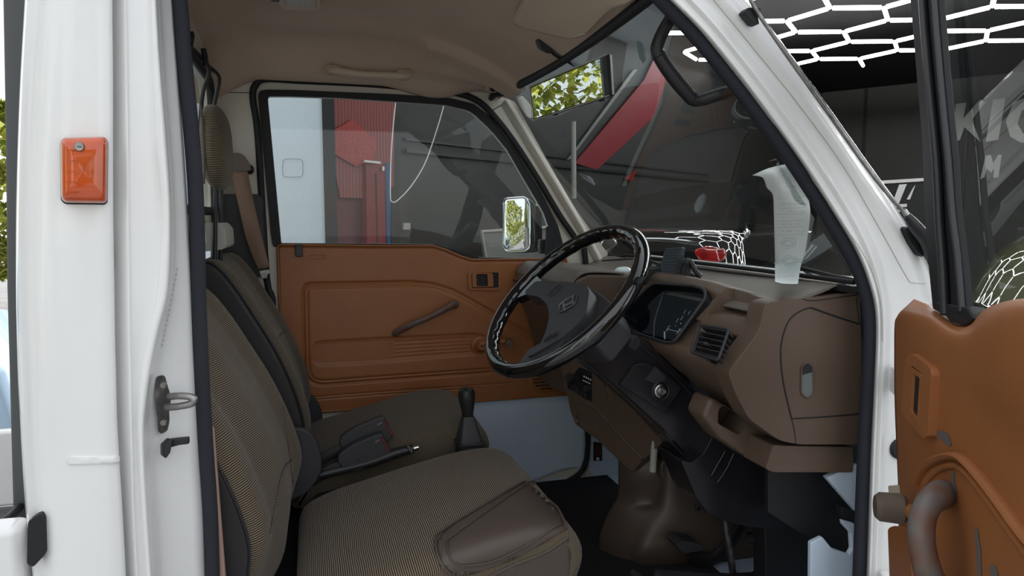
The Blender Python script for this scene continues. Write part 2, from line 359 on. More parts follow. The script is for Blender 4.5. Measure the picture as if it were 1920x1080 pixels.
# hexagon lights
hx = thing('hexagon_light_grid', G(6, .5, 2.5), 'large honeycomb of glowing white light tubes under the black garage ceiling', 'ceiling light')
HZ = 2.5; V0 = P(1200+950/2.667, 40/2.667, z=HZ); sc_ = (HZ-.82)/(2.3-.82)
e = .375*sc_; ang0 = R(7.0)
def hv(ang, L): return (A_*math.cos(ang)+B_*math.sin(ang))*L
t1 = hv(ang0-R(30), e*math.sqrt(3)); t2 = hv(ang0+R(30), e*math.sqrt(3))
tubes = []
for i in range(-4, 12):
    for j in range(-8, 12):
        a = V0+t1*i+t2*j
        for k in range(3):
            bq = a+hv(ang0+R(-60+120*k), e)*1.0 if False else a+hv(ang0+R(0+120*k)+R(60), e)
            m_ = (a+bq)/2; ga = m_.dot(A_); gb = m_.dot(B_)
            if 3.7 < ga < 7.9 and BN+.4 < gb < (2.42 if ga > 5.3 else 1.53): tubes.append((a, bq, (m_-CAM).length))
def inview(p):
    q = p-CAM; d = q.dot(FWD)
    if d < .1: return False
    u = 960+F*q.dot(RGT)/d; v = 540-F*q.dot(UPV)/d
    return 1180 < u < 2050 and -80 < v < 400
tubes.sort(key=lambda q: (not inview((q[0]+q[1])/2), q[2]))
for a, b, _ in tubes[:99]:
    d = (b-a).normalized(); tube('light_tube', [a+d*.025, b-d*.025], .018, M['tubelight'], hx, n=1, seg=8)
vs, fs = [], []
for a, b, _ in tubes[99:]:
    d = (b-a).normalized(); s = d.cross(V(0, 0, 1))*.021; k = len(vs); u_ = V(0, 0, .021)
    for q in (a+d*.025, b-d*.025): vs += [q-s-u_, q+s-u_, q+s+u_, q-s+u_]
    fs += [[k+i, k+(i+1) % 4, k+4+(i+1) % 4, k+4+i] for i in range(4)]
if vs: tag(mk('light_tube_field', vs, fs, M['tubelight'], hx, smooth=False), kind='stuff')
# wall sign
W2 = (A_*(WA-.04), A_)
def Wb(u, v): return P(u, v, pl=W2)
sg = thing('wall_lettering', Wb(1850, 230), 'large white brush letters on the dark back garage wall', 'lettering')
def letter(name, px): prism(name, [Wb(u, v) for u, v in px], A_*.03, M['whitemark'], sg, b=0)
letter('letter_k', [(1792, 195), (1812, 192), (1806, 222), (1838, 186), (1848, 192), (1822, 224), (1838, 266), (1808, 238), (1800, 262), (1784, 268)])
letter('letter_i', [(1862, 187), (1885, 184), (1872, 262), (1848, 266)])
letter('letter_g', [(1925, 182), (1900, 192), (1886, 228), (1894, 256), (1915, 268), (1950, 262), (1955, 226), (1925, 228), (1925, 240), (1938, 240), (1936, 250), (1918, 250), (1908, 232), (1916, 206), (1945, 202), (1948, 182)])
letter('letter_m', [(1848, 292), (1858, 290), (1862, 306), (1872, 290), (1878, 290), (1872, 332), (1862, 334), (1864, 316), (1858, 324), (1850, 316), (1846, 332), (1838, 336)])
# signboard low on back wall
sb = thing('sign_board', Wb(1690, 380), 'black sign board with bold white strokes behind the radio antenna', 'sign')
WS = (A_*6.2, A_)
def Ws(u, v, o=0): return P(u, v, pl=(A_*(6.2-o), A_))
prism('board', [Ws(1600, 345), Ws(1790, 332), Ws(1790, 420), Ws(1600, 420)], A_*.03, M['blk'], sb, b=0)
for px in ([(1600, 342), (1790, 330), (1790, 336), (1600, 348)], [(1686, 346), (1700, 345), (1684, 384), (1672, 384)], [(1712, 352), (1716, 347), (1706, 374), (1700, 374)], [(1640, 386), (1700, 382), (1700, 388), (1640, 392)], [(1640, 396), (1700, 392), (1700, 396), (1640, 400)]):
    prism('white_stroke', [Ws(u, v, .02) for u, v in px], A_*.015, M['whitemark'], sb, b=0)

# ---- cars in the garage
def carbody(name, prof_rows, m, parent):
    return loft(name, prof_rows, m, parent)
sv = thing('black_suv', G(4.9, 1.3, GZ), 'glossy black sport utility car parked nose-in, seen through the windscreen', 'car')
# rounded-box body along A (length), B (width)
def rbody(name, a0, a1, b0, b1, zs, m, parent, rc=.35, n=8, power=4):
    """zs: list of (z, inset_front, inset_rear, inset_side)"""
    rings = []
    for z, ir, if_, isd in zs:
        aa0, aa1, bb0, bb1 = a0+ir, a1-if_, b0+isd, b1-isd
        ca, cb, ha, hb = (aa0+aa1)/2, (bb0+bb1)/2, (aa1-aa0)/2, (bb1-bb0)/2; ring = []
        r = min(rc, hb*.9)
        for sx_, sy_, st in ((1, 1, 0), (-1, 1, 90), (-1, -1, 180), (1, -1, 270)):
            for k in range(n+1):
                th = R(st+90*k/n); ring.append(G(ca+sx_*(ha-r)+r*math.cos(th), cb+sy_*(hb-r)+r*math.sin(th), z))
        rings.append(ring)
    # smooth vertically
    cols = [cr(c, 4) for c in zip(*rings)]; rings = [list(x) for x in zip(*cols)]
    return loft(name, rings, m, parent, ang=60)
rbody('body', 2.88, 7.0, .50, 2.12, [(GZ+.25, .15, .15, .10), (GZ+.45, .02, .05, .02), (GZ+.8, 0, 0, 0), (GZ+1.02, .03, .08, .03), (GZ+1.08, .10, .9, .06), (GZ+1.25, .16, 1.25, .13), (GZ+1.42, .30, 1.6, .24), (GZ+1.47, .55, 1.9, .38), (GZ+1.48, .9, 2.1, .7)], M['carblk'], sv, rc=.42)
svb = bvh(sv.children[0])
def onsuv(px, off=.004): return [p for p in (drape(svb, u, v, off) for u, v in px) if p]
def patch(name, t, px, off, m, parent, step=6, th=.0015):
    """a thin panel that follows a surface, outlined by pixels"""
    from math import floor
    us = [p[0] for p in px]; vs_ = [p[1] for p in px]; pts = [Vector(p[:2]) for p in px]; nb = len(pts)
    def inside(x, y):
        c = False
        for i in range(nb):
            x1, y1 = pts[i-1]; x2, y2 = pts[i]
            if (y1 > y) != (y2 > y) and x < (x2-x1)*(y-y1)/(y2-y1)+x1: c = not c
        return c
    allp = list(pts); x = min(us)+step/2
    while x < max(us):
        y = min(vs_)+step/2
        while y < max(vs_):
            if inside(x, y): allp.append(V(x, y).to_2d() if False else Vector((x, y)))
            y += step
        x += step
    r = delaunay_2d_cdt(allp, [], [list(range(nb))], 1, 1e-4)
    vs3 = []; ok = []
    for p in r[0]:
        q = drape(t, p.x, p.y, off); ok.append(q is not None); vs3.append(q or V(0, 0, 0))
    fs3 = [list(f) for f in r[2] if all(ok[i] for i in f)]
    if not fs3: return None
    par = list(range(len(vs3)))
    def fd(a):
        while par[a] != a: par[a] = par[par[a]]; a = par[a]
        return a
    for f in fs3:
        for a in f[1:]: par[fd(a)] = fd(f[0])
    cnt = {}
    for f in fs3: cnt[fd(f[0])] = cnt.get(fd(f[0]), 0)+1
    big = max(cnt, key=cnt.get); fs3 = [f for f in fs3 if fd(f[0]) == big]
    keep = sorted({i for f in fs3 for i in f}); rm_ = {k: n for n, k in enumerate(keep)}
    vs3 = [vs3[k] for k in keep]; fs3 = [[rm_[i] for i in f] for f in fs3]
    o = mk(name, vs3, fs3, m, parent, ang=60)
    if th: solid(o, th, 1)
    return o
patch('tail_light', svb, rnd([(1300, 470), (1325, 462), (1360, 468), (1362, 484), (1345, 494), (1312, 490)], 6, 3), .006, M['lens_red'], sv, 4, .01)
o = drape_line(svb, [(1180, 449), (1250, 450), (1310, 456)], .006)
if len(o) > 2: tube('chrome_strip', o, .008, M['chrome'], sv, n=1, seg=6)
o = drape_line(svb, [(1175, 470), (1245, 472)], .006)
if len(o) > 2: tube('chrome_strip', o, .006, M['chrome'], sv, n=1, seg=6)
patch('side_window', svb, rnd([(1396, 368), (1412, 361), (1440, 366), (1470, 390), (1475, 436), (1400, 441)], 8, 3), .004, M['carglass'], sv, 8)
o = drape_line(svb, [(1400, 441), (1396, 400), (1398, 368), (1412, 361), (1440, 366), (1480, 396), (1520, 436), (1460, 438), (1402, 441)], .008, 4)
if len(o) > 2: tube('window_trim', o, .012, M['chrome'], sv, n=1, seg=6)
q = drape(svb, 1143, 462, .01)
if q:
    c0 = q; xx, yy, _ = RGT, UPV, 0
    tube('emblem_ring', [c0+(RGT*math.cos(k*math.pi/8)+UPV*math.sin(k*math.pi/8))*.045 for k in range(16)], .006, M['chrome'], sv, closed=True, n=1, seg=6)
for a, b in ((3.4, .58), (6.2, .58), (3.4, 2.04), (6.2, 2.04)):
    lathe('wheel', [(.2, -.1), (.34, -.09), (.36, 0), (.34, .09), (.2, .1)], G(a, b, GZ+.36), B_, M['tyre'], sv)
s2 = thing('silver_car', G(3.5, -2.2, GZ), 'silver car bonnet low behind the wiper, in front of the black car', 'car')
rbody('body', 2.3, 3.85, -2.9, -1.5, [(GZ+.2, .1, .1, .1), (GZ+.5, 0, 0, 0), (GZ+.75, .05, .05, .03), (GZ+.88, .35, .3, .12), (GZ+.98, 1.2, 1.0, .2), (GZ+1.28, 1.8, 1.3, .3), (GZ+1.36, 2.0, 1.5, .45)], M['carsil'], s2, rc=.4)
s3 = thing('olive_glass_car', G(6, -1, GZ), 'dark coupe with olive tinted windscreen behind the antenna base', 'car')
rbody('body', 4.0, 8.0, -1.95, -.15, [(GZ+.2, .1, .1, .1), (GZ+.55, 0, 0, 0), (GZ+.85, .05, .05, .05), (GZ+.95, .4, .4, .1), (GZ+1.0, .8, .7, .14)], M['carblk'], s3, rc=.4)
rbody('cabin_glass', 4.6, 7.4, -1.85, -.25, [(GZ+.95, 0, 0, .02), (GZ+1.25, .35, .3, .14), (GZ+1.4, .7, .6, .3), (GZ+1.42, .9, .8, .5)], M['olive'], s3, rc=.4)

# ---- outdoors behind and left of the truck (left strip and mirror reflections)
def tree(x, y, h, r, label, seed):
    random.seed(seed); t = thing('tree', (x, y, GZ), label, 'tree', 'trees round the car park')
    tube('trunk', [V(x, y, GZ), V(x+.1, y, GZ+h*.3), V(x-.05, y+.1, GZ+h*.6)], [.16, .12, .06], M['bark'], t)
    vs, fs = [], []
    for i in range(6000):
        a = random.random()*2*math.pi; z = random.uniform(-1, 1); rr = math.sqrt(1-z*z)*random.uniform(.55, 1)**.5
        c = V(x+math.cos(a)*rr*r, y+math.sin(a)*rr*r, GZ+h*.62+z*h*.38)
        c += V(noise.noise(c*1.3), noise.noise(c*1.7+V(5, 0, 0)), noise.noise(c*1.1+V(0, 9, 0)))*.6
        s = random.uniform(.07, .15); d1 = Vector([random.uniform(-1, 1) for _ in range(3)]).normalized(); d2 = frame2(d1)[0]; k = len(vs)
        vs += [c-d1*s, c+d2*s*.6, c+d1*s, c-d2*s*.6]; fs.append([k, k+1, k+2, k+3])
    mk('foliage', vs, fs, M['leaf'], t, smooth=False)
tl = ['small yellow green tree beyond the bed, seen at the left picture edge', 'tree reflected behind the camera, first from the left', 'tree reflected in the wing mirror beyond the car park', 'bushy tree behind the camera seen in the rear view mirror', 'tall tree behind the truck seen in the rear view mirror', 'broad tree behind the camera at the far side of the car park']
for i, (x, y, h, r) in enumerate([(-5.3, 12.5, 3.4, 1.5), (-9.5, -10.5, 5, 1.9), (-12.5, -5.5, 5.5, 1.9), (-10.5, -1.0, 5.2, 1.8), (-10.6, 3.6, 5.6, 1.9), (-3.4, -11, 5.5, 2.2)]):
    tree(x, y, h, r, tl[i], 20+i)
def simple_car(x, y, rz, m, label):
    t = thing('parked_car', (x, y, GZ), label, 'car', 'cars parked outdoors'); c, s = math.cos(rz), math.sin(rz)
    def T(a, b, z): return V(x+a*c-b*s, y+a*s+b*c, GZ+z)
    pr_ = [(-2.0, .25), (-2.05, .75), (-1.5, .9), (-.9, 1.38), (.5, 1.4), (1.1, .95), (1.95, .8), (2.05, .3)]
    prism('body', [T(a, -.8, z) for a, z in pr_], T(0, .8, 0)-T(0, -.8, 0), m, t, .08)
    prism('side_glass', [T(a, -.815, z) for a, z in [(-1.2, .95), (-.85, 1.3), (.45, 1.32), (.9, .95)]], T(0, .815, 0)-T(0, -.815, 0), M['carglass'], t, .01)
    for a in (-1.25, 1.25):
        for b in (-.72, .72): lathe('wheel', [(.15, -.1), (.3, -.1), (.31, 0), (.3, .1), (.15, .1)], T(a, b, .31), T(0, 1, 0)-T(0, 0, 0), M['tyre'], t, 16)
simple_car(-3.5, 3.9, R(0), mat('pale_blue_paint', (.45, .60, .75), .3, coat=1), 'pale blue parked car at the left picture edge')
simple_car(-7.6, -5.0, R(80), M['white'], 'white parked car across the car park, seen in the wing mirror')
simple_car(-4.6, -4.6, R(95), M['carsil'], 'silver parked car directly behind the truck bed')
random.seed(5); vs, fs = [], []
for i in range(9000):
    c = V(-7.4+random.uniform(-.45, .45), random.uniform(-2.2, 4.6), GZ+random.uniform(0, 1)**.8*3.3); c.x += noise.noise(c*1.5)*.5
    if c.z > 2.0+noise.noise(V(c.y*1.3, 3, 0))*.8: continue
    s = random.uniform(.05, .12); d1 = Vector([random.uniform(-1, 1) for _ in range(3)]).normalized(); d2 = frame2(d1)[0]; k = len(vs)
    vs += [c-d1*s, c+d2*s*.6, c+d1*s, c-d2*s*.6]; fs.append([k, k+1, k+2, k+3])
tag(mk('hedge', vs, fs, M['leaf'], None, smooth=False), 'tall yellow green hedge behind the truck, bright in the rear view mirror', 'hedge')
bl = thing('low_building', (-16, 6, GZ), 'long pale building at the far side of the car park', 'building')
box('wall', (-16, 4, GZ+1.5), (.3, 26, 3.0), M['pwall'], bl, 0); box('roof_edge', (-15.8, 4, GZ+3.05), (.7, 26.4, .15), M['grey'], bl, 0)

# ============================================================ TRUCK CAB SHELL
FY = 1.20      # inner face of the far (passenger) side
cab = thing('truck_cab', (.4, .6, GZ), 'white small truck cab shell with beige roof lining, seen through the open driver side', 'truck cab')
def p3(l): return [P(u, v, y=y) for u, v, y in l]
# rear pillar outer skin, lofted through vertical feature lines
def vline(us, y):   # us: list of (v,u)
    return [P(u, v, y=(y if not isinstance(y, (list, tuple)) else y[i])) for i, (v, u) in enumerate(us)]
VV = (-120, 0, 140, 270, 400, 540, 620, 700, 780, 860, 960, 1080, 1200)
def L(us, y): return [P(us[0]+6, -330, y=y)]+[P(u, v, y=y) for u, v in zip(us, VV)]+[P(us[-1]+20, 1750, y=y)]
lines = [
 L([52, 46, 38, 33, 30, 30, 31, 33, 37, 41, 48, 60, 72], .06),
 L([54, 48, 40, 35, 32, 31, 33, 35, 39, 43, 50, 62, 74], -.012),
 L([66, 60, 50, 45, 42, 42, 44, 48, 50, 53, 60, 72, 84], -.016),
 L([82, 76, 64, 58, 54, 54, 56, 58, 60, 64, 72, 82, 92], -.012),
 L([92, 88, 80, 74, 70, 72, 76, 78, 80, 82, 86, 94, 100], -.022),
 L([130, 128, 125, 122, 118, 118, 120, 122, 124, 126, 128, 130, 134], -.030),
 L([204, 204, 205, 205, 205, 207, 208, 210, 212, 216, 222, 228, 234], -.030),
 L([208, 208, 209, 209, 209, 211, 212, 214, 216, 220, 226, 232, 238], -.012),
 L([211, 211, 212, 212, 212, 214, 215, 217, 219, 223, 229, 235, 241], .008),
 L([222, 222, 223, 223, 223, 225, 226, 228, 230, 234, 238, 244, 250], -.006),
 L([234, 234, 236, 237, 238, 240, 241, 243, 245, 247, 250, 256, 262], -.020),
 L([240, 241, 244, 246, 248, 249, 248, 248, 248, 250, 253, 260, 266], -.017),
 L([272, 275, 278, 282, 292, 286, 274, 260, 254, 256, 262, 270, 276], -.010),
 L([280, 284, 290, 297, 308, 300, 284, 268, 260, 262, 268, 276, 282], -.014),
 L([288, 292, 300, 310, 318, 314, 296, 280, 270, 270, 276, 284, 290], -.012),
 L([293, 297, 305, 316, 323, 320, 302, 286, 276, 276, 284, 292, 296], .012),
 L([300, 305, 312, 322, 330, 330, 318, 305, 296, 296, 304, 310, 314], .040),
 L([318, 324, 334, 344, 352, 360, 364, 368, 371, 374, 380, 384, 388], .072),
]
o = surf('rear_pillar', lines, M['white'], cab, nu=5, nv=3, ang=80); solid(o, .0015, -1); rp = o
rpb = bvh(rp)
def stamped(px0, px1):
    pass
# pressed swage mark low on the pillar
patch('pressed_rib', rpb, rnd([(128, 855), (222, 853), (222, 868), (128, 870)], 5, 3), .003, M['white'], cab, 6, .003)
# stamped characters on the jamb
for i in range(16):
    v0 = 505+i*9.5; u0 = 331-i*1.9
    q = drape(rpb, u0, v0, .0012)
    if q: box('stamped_mark', q, (.0015, .001, .004), M['bracket'], cab, 0, ax=((1, 0, 0), (0, 1, 0), (.2, 0, 1)))
# door seal round the near opening
sealn = [(300, -330), (316, -120), (338, 0), (346, 100), (358, 220), (368, 340), (372, 460), (374, 560), (380, 700), (388, 840), (396, 960), (400, 1080), (404, 1200), (420, 1750)]
o = tube('rear_door_seal', [P(u, v, y=.075) for u, v in [(a-2, b) for a, b in sealn]], .0110, M['seal'], cab, n=4, seg=12, flat=(1, 1))
sealf = [(990, -250), (1180, -60), (1240, 0), (1300, 62), (1365, 140), (1430, 225), (1490, 310), (1545, 395), (1590, 470), (1615, 520), (1630, 580), (1632, 640), (1628, 720), (1622, 800), (1618, 900), (1614, 1000), (1610, 1100), (1606, 1200), (1596, 1750)]
o = tube('front_door_seal', [P(u, v, y=.03) for u, v in sealf], .0125, M['seal'], cab, n=4, seg=12)
# front pillar skin lines (near side)
VF = None
def Lx(px, y): return [P(u, v, y=y) for u, v in px]
def off(px, d): return [(u+a, v) for (u, v), a in zip(px, d)]
fv = [-60, 0, 60, 140, 225, 310, 395, 470, 540, 600, 700, 850, 1000, 1150]
def fl(us, y): return [P(us[0]-190, -250, y=y)]+[P(u, v, y=y) for u, v in zip(us, fv)]+[P(us[-1]-10, 1750, y=y)]
fp = [
 fl([1190, 1252, 1310, 1376, 1441, 1502, 1556, 1600, 1628, 1638, 1636, 1629, 1624, 1620], .035),
 fl([1205, 1262, 1322, 1388, 1452, 1512, 1566, 1610, 1636, 1646, 1644, 1637, 1632, 1628], .004),
 fl([1222, 1284, 1340, 1404, 1468, 1527, 1581, 1620, 1644, 1652, 1650, 1643, 1638, 1634], .006),
 fl([1236, 1298, 1352, 1416, 1480, 1538, 1592, 1630, 1652, 1658, 1656, 1650, 1645, 1641], -.002),
 fl([1252, 1314, 1366, 1430, 1492, 1552, 1606, 1644, 1662, 1668, 1666, 1660, 1655, 1650], .006),
 fl([1268, 1330, 1384, 1448, 1512, 1572, 1624, 1662, 1682, 1690, 1688, 1682, 1676, 1672], .004),
 fl([1290, 1350, 1402, 1466, 1530, 1590, 1644, 1684, 1712, 1722, 1722, 1716, 1712, 1710], -.004),
 fl([1306, 1366, 1418, 1480, 1545, 1604, 1660, 1702, 1726, 1738, 1740, 1738, 1736, 1734], -.006),
 fl([1318, 1380, 1432, 1492, 1556, 1615, 1672, 1716, 1740, 1756, 1760, 1760, 1758, 1756], .002),
 fl([1330, 1394, 1446, 1504, 1566, 1624, 1680, 1724, 1752, 1768, 1775, 1778, 1778, 1776], .006),
 fl([1334, 1400, 1452, 1510, 1570, 1628, 1684, 1728, 1758, 1776, 1790, 1800, 1805, 1808], .05),
]
o = surf('front_pillar', fp, M['white'], cab, nu=5, nv=4, ang=80); solid(o, .0015, -1)
fpb = bvh(o)
for px in ([(1338, 0), (1420, 100), (1500, 200), (1580, 310), (1650, 430), (1700, 520), (1712, 530), (1735, 532)], [(1284, 20), (1340, 88), (1420, 190), (1490, 288), (1560, 390), (1620, 480), (1650, 560), (1655, 640)]):
    l_ = drape_line(fpb, px, .0004, 5)
    if len(l_) > 2: tube('body_sealer_line', l_, .0006, M['bracket'], cab, n=1, seg=5)
lathe('rubber_plug', [(.0, .006), (.016, .006), (.020, .002), (.020, -.003)], P(1688, 842, y=.0), (-.25, -1, 0), M['rubber'], cab, 20)
# near side roof rail and sill (outside the frame but part of the shell)
prism('roof_rail', [V(-.33, -.02, 1.235), V(.56, -.02, 1.235), V(.50, -.02, 1.40), V(-.33, -.02, 1.40)], (0, .07, 0), M['white'], cab, .01)
prism('door_sill', [V(-.20, -.02, -.18), V(1.05, -.02, -.18), V(1.05, -.02, -.09), V(-.20, -.02, -.09)], (0, .10, 0), M['white'], cab, .01)
# roof skin
prism('roof_panel', [V(-.36, -.02, 1.40), V(-.36, 1.32, 1.40), V(.50, 1.32, 1.40), V(.50, -.02, 1.40)], (0, 0, .02), M['white'], cab, .008)
prism('roof_front_edge', [V(.50, -.02, 1.42), V(.50, 1.32, 1.42), V(.605, 1.32, 1.225), V(.605, -.02, 1.225)], (-.02, 0, -.01), M['white'], cab, .006)
# roof lining as a shaped height field
def ss(a, b, x): t = max(0, min(1, (x-a)/(b-a))); return t*t*(3-2*t)
def linz(x, y):
    z = 1.345
    z -= .035*ss(.20, .45, x)+.105*max(0, (x-.38)/.22)**1.4*1.0
    z -= (.10*ss(1.0, 1.2, y)**1.3+.02*ss(.85, 1.05, y))*(1-ss(.36, .60, x))
    z -= .07*ss(-.12, -.30, x) if x < -.12 else 0
    # raised pod near the front corner
    m_ = ss(.31, .34, x)*ss(.93, .96, y)*(1-ss(1.06, 1.14, y)); z -= .024*m_
    return z
nx, ny = 90, 110; vs = []; fs = []
for i in range(nx+1):
    for j in range(ny+1):
        x = -.31+(.60+.31)*i/nx; y = .02+1.2*j/ny; vs.append(V(x, y, linz(x, y)))
fs = [[i*(ny+1)+j, i*(ny+1)+j+1, (i+1)*(ny+1)+j+1, (i+1)*(ny+1)+j] for i in range(nx) for j in range(ny)]
lin = mk('roof_lining', vs, fs, M['liner'], cab, ang=80); linb = bvh(lin)
q = drape(linb, 923, 166, .001)
if q:
    r_ = [q+V(math.cos(t_)*.018, 0, math.sin(t_)*.010)+V(0, math.sin(t_)*-.004, 0) for t_ in [k*math.pi/10 for k in range(20)]]
    tube('trim_clip_ring', r_, .0012, M['visor'], cab, closed=True, n=1, seg=6); lathe('trim_clip_hole', [(0, .002), (.007, .002), (.007, 0)], q, (-.2, -.8, -.6), M['rubber'], cab, 14)
# far side body panel with door opening
outer_op = [(513, 1010), (513, 600), (500, 520), (484, 260), (474, 185), (480, 158), (500, 148), (560, 151), (700, 158), (800, 168), (862, 176), (900, 192), (930, 222), (965, 268), (1010, 338), (1050, 405), (1082, 452), (1098, 490), (1100, 700), (1100, 860), (1060, 905), (1000, 925), (700, 1010)]
body_out = [(395, 170), (395, 138), (560, 134), (800, 150), (880, 160), (948, 184), (965, 190), (1020, 290), (1075, 385), (1120, 450), (1160, 500), (1170, 700), (1165, 900), (1180, 1080), (395, 1080)]
Y = FY
bo = [P(u, v, y=Y) for u, v in rnd(body_out, 6, 3)]; ho = [P(u, v, y=Y) for u, v in rnd(outer_op, 14, 5)]
plate('side_panel', bo, [ho], (0, .010, 0), M['cream'], cab, .003)
tube('passenger_door_seal', [P(u, v, y=Y-.002) for u, v in outer_op], .010, M['rubber'], cab, closed=True, n=4, seg=10)
l_ = [(410, 173), (440, 173.5), (474, 174)]
tube('trim_seam', [P(u, v, y=Y-.0005) for u, v in l_], .0012, M['rubber'], cab, n=1, seg=5)
tube('trim_seam', [P(u, v, y=Y-.0005) for u, v in [(921, 208), (935, 200), (948, 193)]], .0014, M['rubber'], cab, n=1, seg=5)
# far front pillar trim: cream face turned towards the windscreen
fpil = [[P(u, v, y=Y) for u, v in ((962, 196), (1000, 262), (1060, 362), (1110, 448), (1140, 500))],
        [P(u, v, y=Y-.02) for u, v in ((948, 186), (990, 258), (1050, 358), (1102, 446), (1130, 500))],
        [P(u, v, y=Y+.01) for u, v in ((938, 204), (972, 262), (1030, 356), (1080, 438), (1110, 490))]]
surf('front_pillar_trim', [fpil[2], fpil[1], fpil[0]], M['cream'], cab, 4, 4, .003)
# rear wall with window opening
RX = -.255
ry = lambda y, z: V(RX, y, z)
wo = [(a, b) for a, b in rnd([(.14, .84), (1.12, .84), (1.12, 1.20), (.14, 1.20)], .06, 6)]
plate('rear_wall', [ry(-.0, .775), ry(1.25, .775), ry(1.25, 1.36), ry(-.0, 1.36)], [[ry(a, b) for a, b in wo]], (-.03, 0, 0), M['cream'], cab, .004)
tube('rear_window_seal', [ry(a, b) for a, b in wo], .011, M['rubber'], cab, closed=True, n=1)
mk('rear_window_glass', [ry(a, b)+V(-.015, 0, 0) for a, b in wo], [list(range(len(wo)))], M['glass'], cab, smooth=False)
prism('rear_ledge', [V(-.34, 0, .76), V(-.255, 0, .76), V(-.255, 1.25, .76), V(-.34, 1.25, .76)], (0, 0, .015), M['cream'], cab, 0)
prism('rear_wall_lower', [V(-.34, 0, -.1), V(-.34, 1.25, -.1), V(-.34, 1.25, .77), V(-.34, 0, .77)], (-.02, 0, 0), M['cream'], cab, 0)
# rear wall outer skin and lower inner trim (pinkish in shade)
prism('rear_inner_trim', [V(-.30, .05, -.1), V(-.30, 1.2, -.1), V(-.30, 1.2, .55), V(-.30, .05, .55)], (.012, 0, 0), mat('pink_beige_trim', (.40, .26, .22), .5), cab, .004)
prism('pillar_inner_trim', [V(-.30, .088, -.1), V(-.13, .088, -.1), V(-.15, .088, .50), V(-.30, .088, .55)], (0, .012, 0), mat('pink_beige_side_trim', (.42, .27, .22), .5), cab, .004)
# floor, engine box under the seats, firewall
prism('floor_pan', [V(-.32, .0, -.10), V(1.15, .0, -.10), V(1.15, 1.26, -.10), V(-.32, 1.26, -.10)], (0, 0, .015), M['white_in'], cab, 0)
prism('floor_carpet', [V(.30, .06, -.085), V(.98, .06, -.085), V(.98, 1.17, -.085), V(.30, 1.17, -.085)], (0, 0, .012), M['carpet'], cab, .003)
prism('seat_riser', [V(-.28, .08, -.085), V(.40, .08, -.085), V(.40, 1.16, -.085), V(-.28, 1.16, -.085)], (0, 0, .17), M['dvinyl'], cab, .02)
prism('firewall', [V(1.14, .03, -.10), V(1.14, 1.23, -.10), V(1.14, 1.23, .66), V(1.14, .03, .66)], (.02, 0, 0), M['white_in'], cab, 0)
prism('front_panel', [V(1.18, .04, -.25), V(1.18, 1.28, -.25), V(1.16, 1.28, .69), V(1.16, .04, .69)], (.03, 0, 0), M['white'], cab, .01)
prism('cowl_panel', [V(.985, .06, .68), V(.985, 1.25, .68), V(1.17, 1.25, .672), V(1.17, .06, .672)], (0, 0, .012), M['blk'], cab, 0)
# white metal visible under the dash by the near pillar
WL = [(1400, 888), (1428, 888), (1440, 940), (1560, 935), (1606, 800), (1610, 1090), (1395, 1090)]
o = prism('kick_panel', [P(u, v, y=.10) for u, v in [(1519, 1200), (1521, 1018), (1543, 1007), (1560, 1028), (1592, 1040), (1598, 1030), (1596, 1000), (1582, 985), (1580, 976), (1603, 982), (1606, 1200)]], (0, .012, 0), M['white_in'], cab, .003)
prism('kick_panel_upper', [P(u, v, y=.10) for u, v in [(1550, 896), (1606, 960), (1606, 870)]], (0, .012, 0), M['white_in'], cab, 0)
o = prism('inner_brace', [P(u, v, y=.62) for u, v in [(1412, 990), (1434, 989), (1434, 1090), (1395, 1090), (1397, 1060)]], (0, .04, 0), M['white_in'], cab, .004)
# windscreen
def WS3(y, t, bulge=.03):   # t: 0 base .. 1 top
    x = .985+(.575-.985)*t+bulge*math.sin(math.pi*(y/1.22)); z = .700+(1.205-.700)*t
    return V(x, y, z)
rows = [[WS3(.045+(1.175)*j/8, i/4) for j in range(9)] for i in range(5)]
wg = surf('windscreen_glass', rows, M['wglass'], cab, 4, 4)
wgb = bvh(wg)
wl = [WS3(.05+1.17*j/8, -.0) for j in range(9)]+[WS3(1.22, i/4) for i in range(1, 5)]+[WS3(.05+1.17*j/8, 1) for j in range(7, -1, -1)]
tube('windscreen_seal', wl, [.005]*9+[.008]+[.012]*(len(wl)-10), M['rubber'], cab, closed=False, n=2, seg=8)
q = [P(u, v, y=1.16) for u, v in [(971, 183), (978, 180), (988, 190), (999, 206), (1001, 218), (993, 221), (981, 214), (972, 198)]]
st = prism('inspection_sticker', q, (.003, .001, 0), M['cream'], None, 0); tag(st, 'oval cream sticker on the windscreen left of the rear view mirror', 'sticker')
q = [drape(wgb, u, v, .002) for u, v in [(1194, 76), (1203, 82), (1212, 112), (1207, 118), (1200, 108)]]
if all(q): tag(prism('clear_film', q, RGT*.0005, M['tape'], None, 0), 'scrap of clear film stuck high on the windscreen', 'tape')

# guard frame and bed behind the cab
gf = thing('cargo_guard_post', (-.45, 0, GZ), 'dark grey upright guard post behind the white rear pillar', 'post')
prism('post', [P(u, v, y=.10) for u, v in [(2, -120), (56, -120), (45, 380), (50, 600), (62, 980), (24, 980), (12, 540), (9, 260)]], (0, .05, 0), M['grey'], gf, .004)
bdw = thing('cargo_bed', (-1, .1, GZ), 'white cargo bed side gate with black rubber corner block, lower left', 'truck bed')
bx = P(45, 1000, y=.0)
prism('side_gate', [V(-2.6, -.02, .05), V(bx.x, -.02, .05), V(bx.x, -.02, P(50, 978, y=0).z), V(-2.6, -.02, P(50, 978, y=0).z)], (0, .05, 0), M['white'], bdw, .012)
prism('rubber_corner', [P(u, v, y=-.03) for u, v in rnd([(52, 978), (76, 963), (83, 972), (84, 1040), (62, 1064), (50, 1058)], 5, 3)], (0, .10, 0), M['rubber'], bdw, .006)
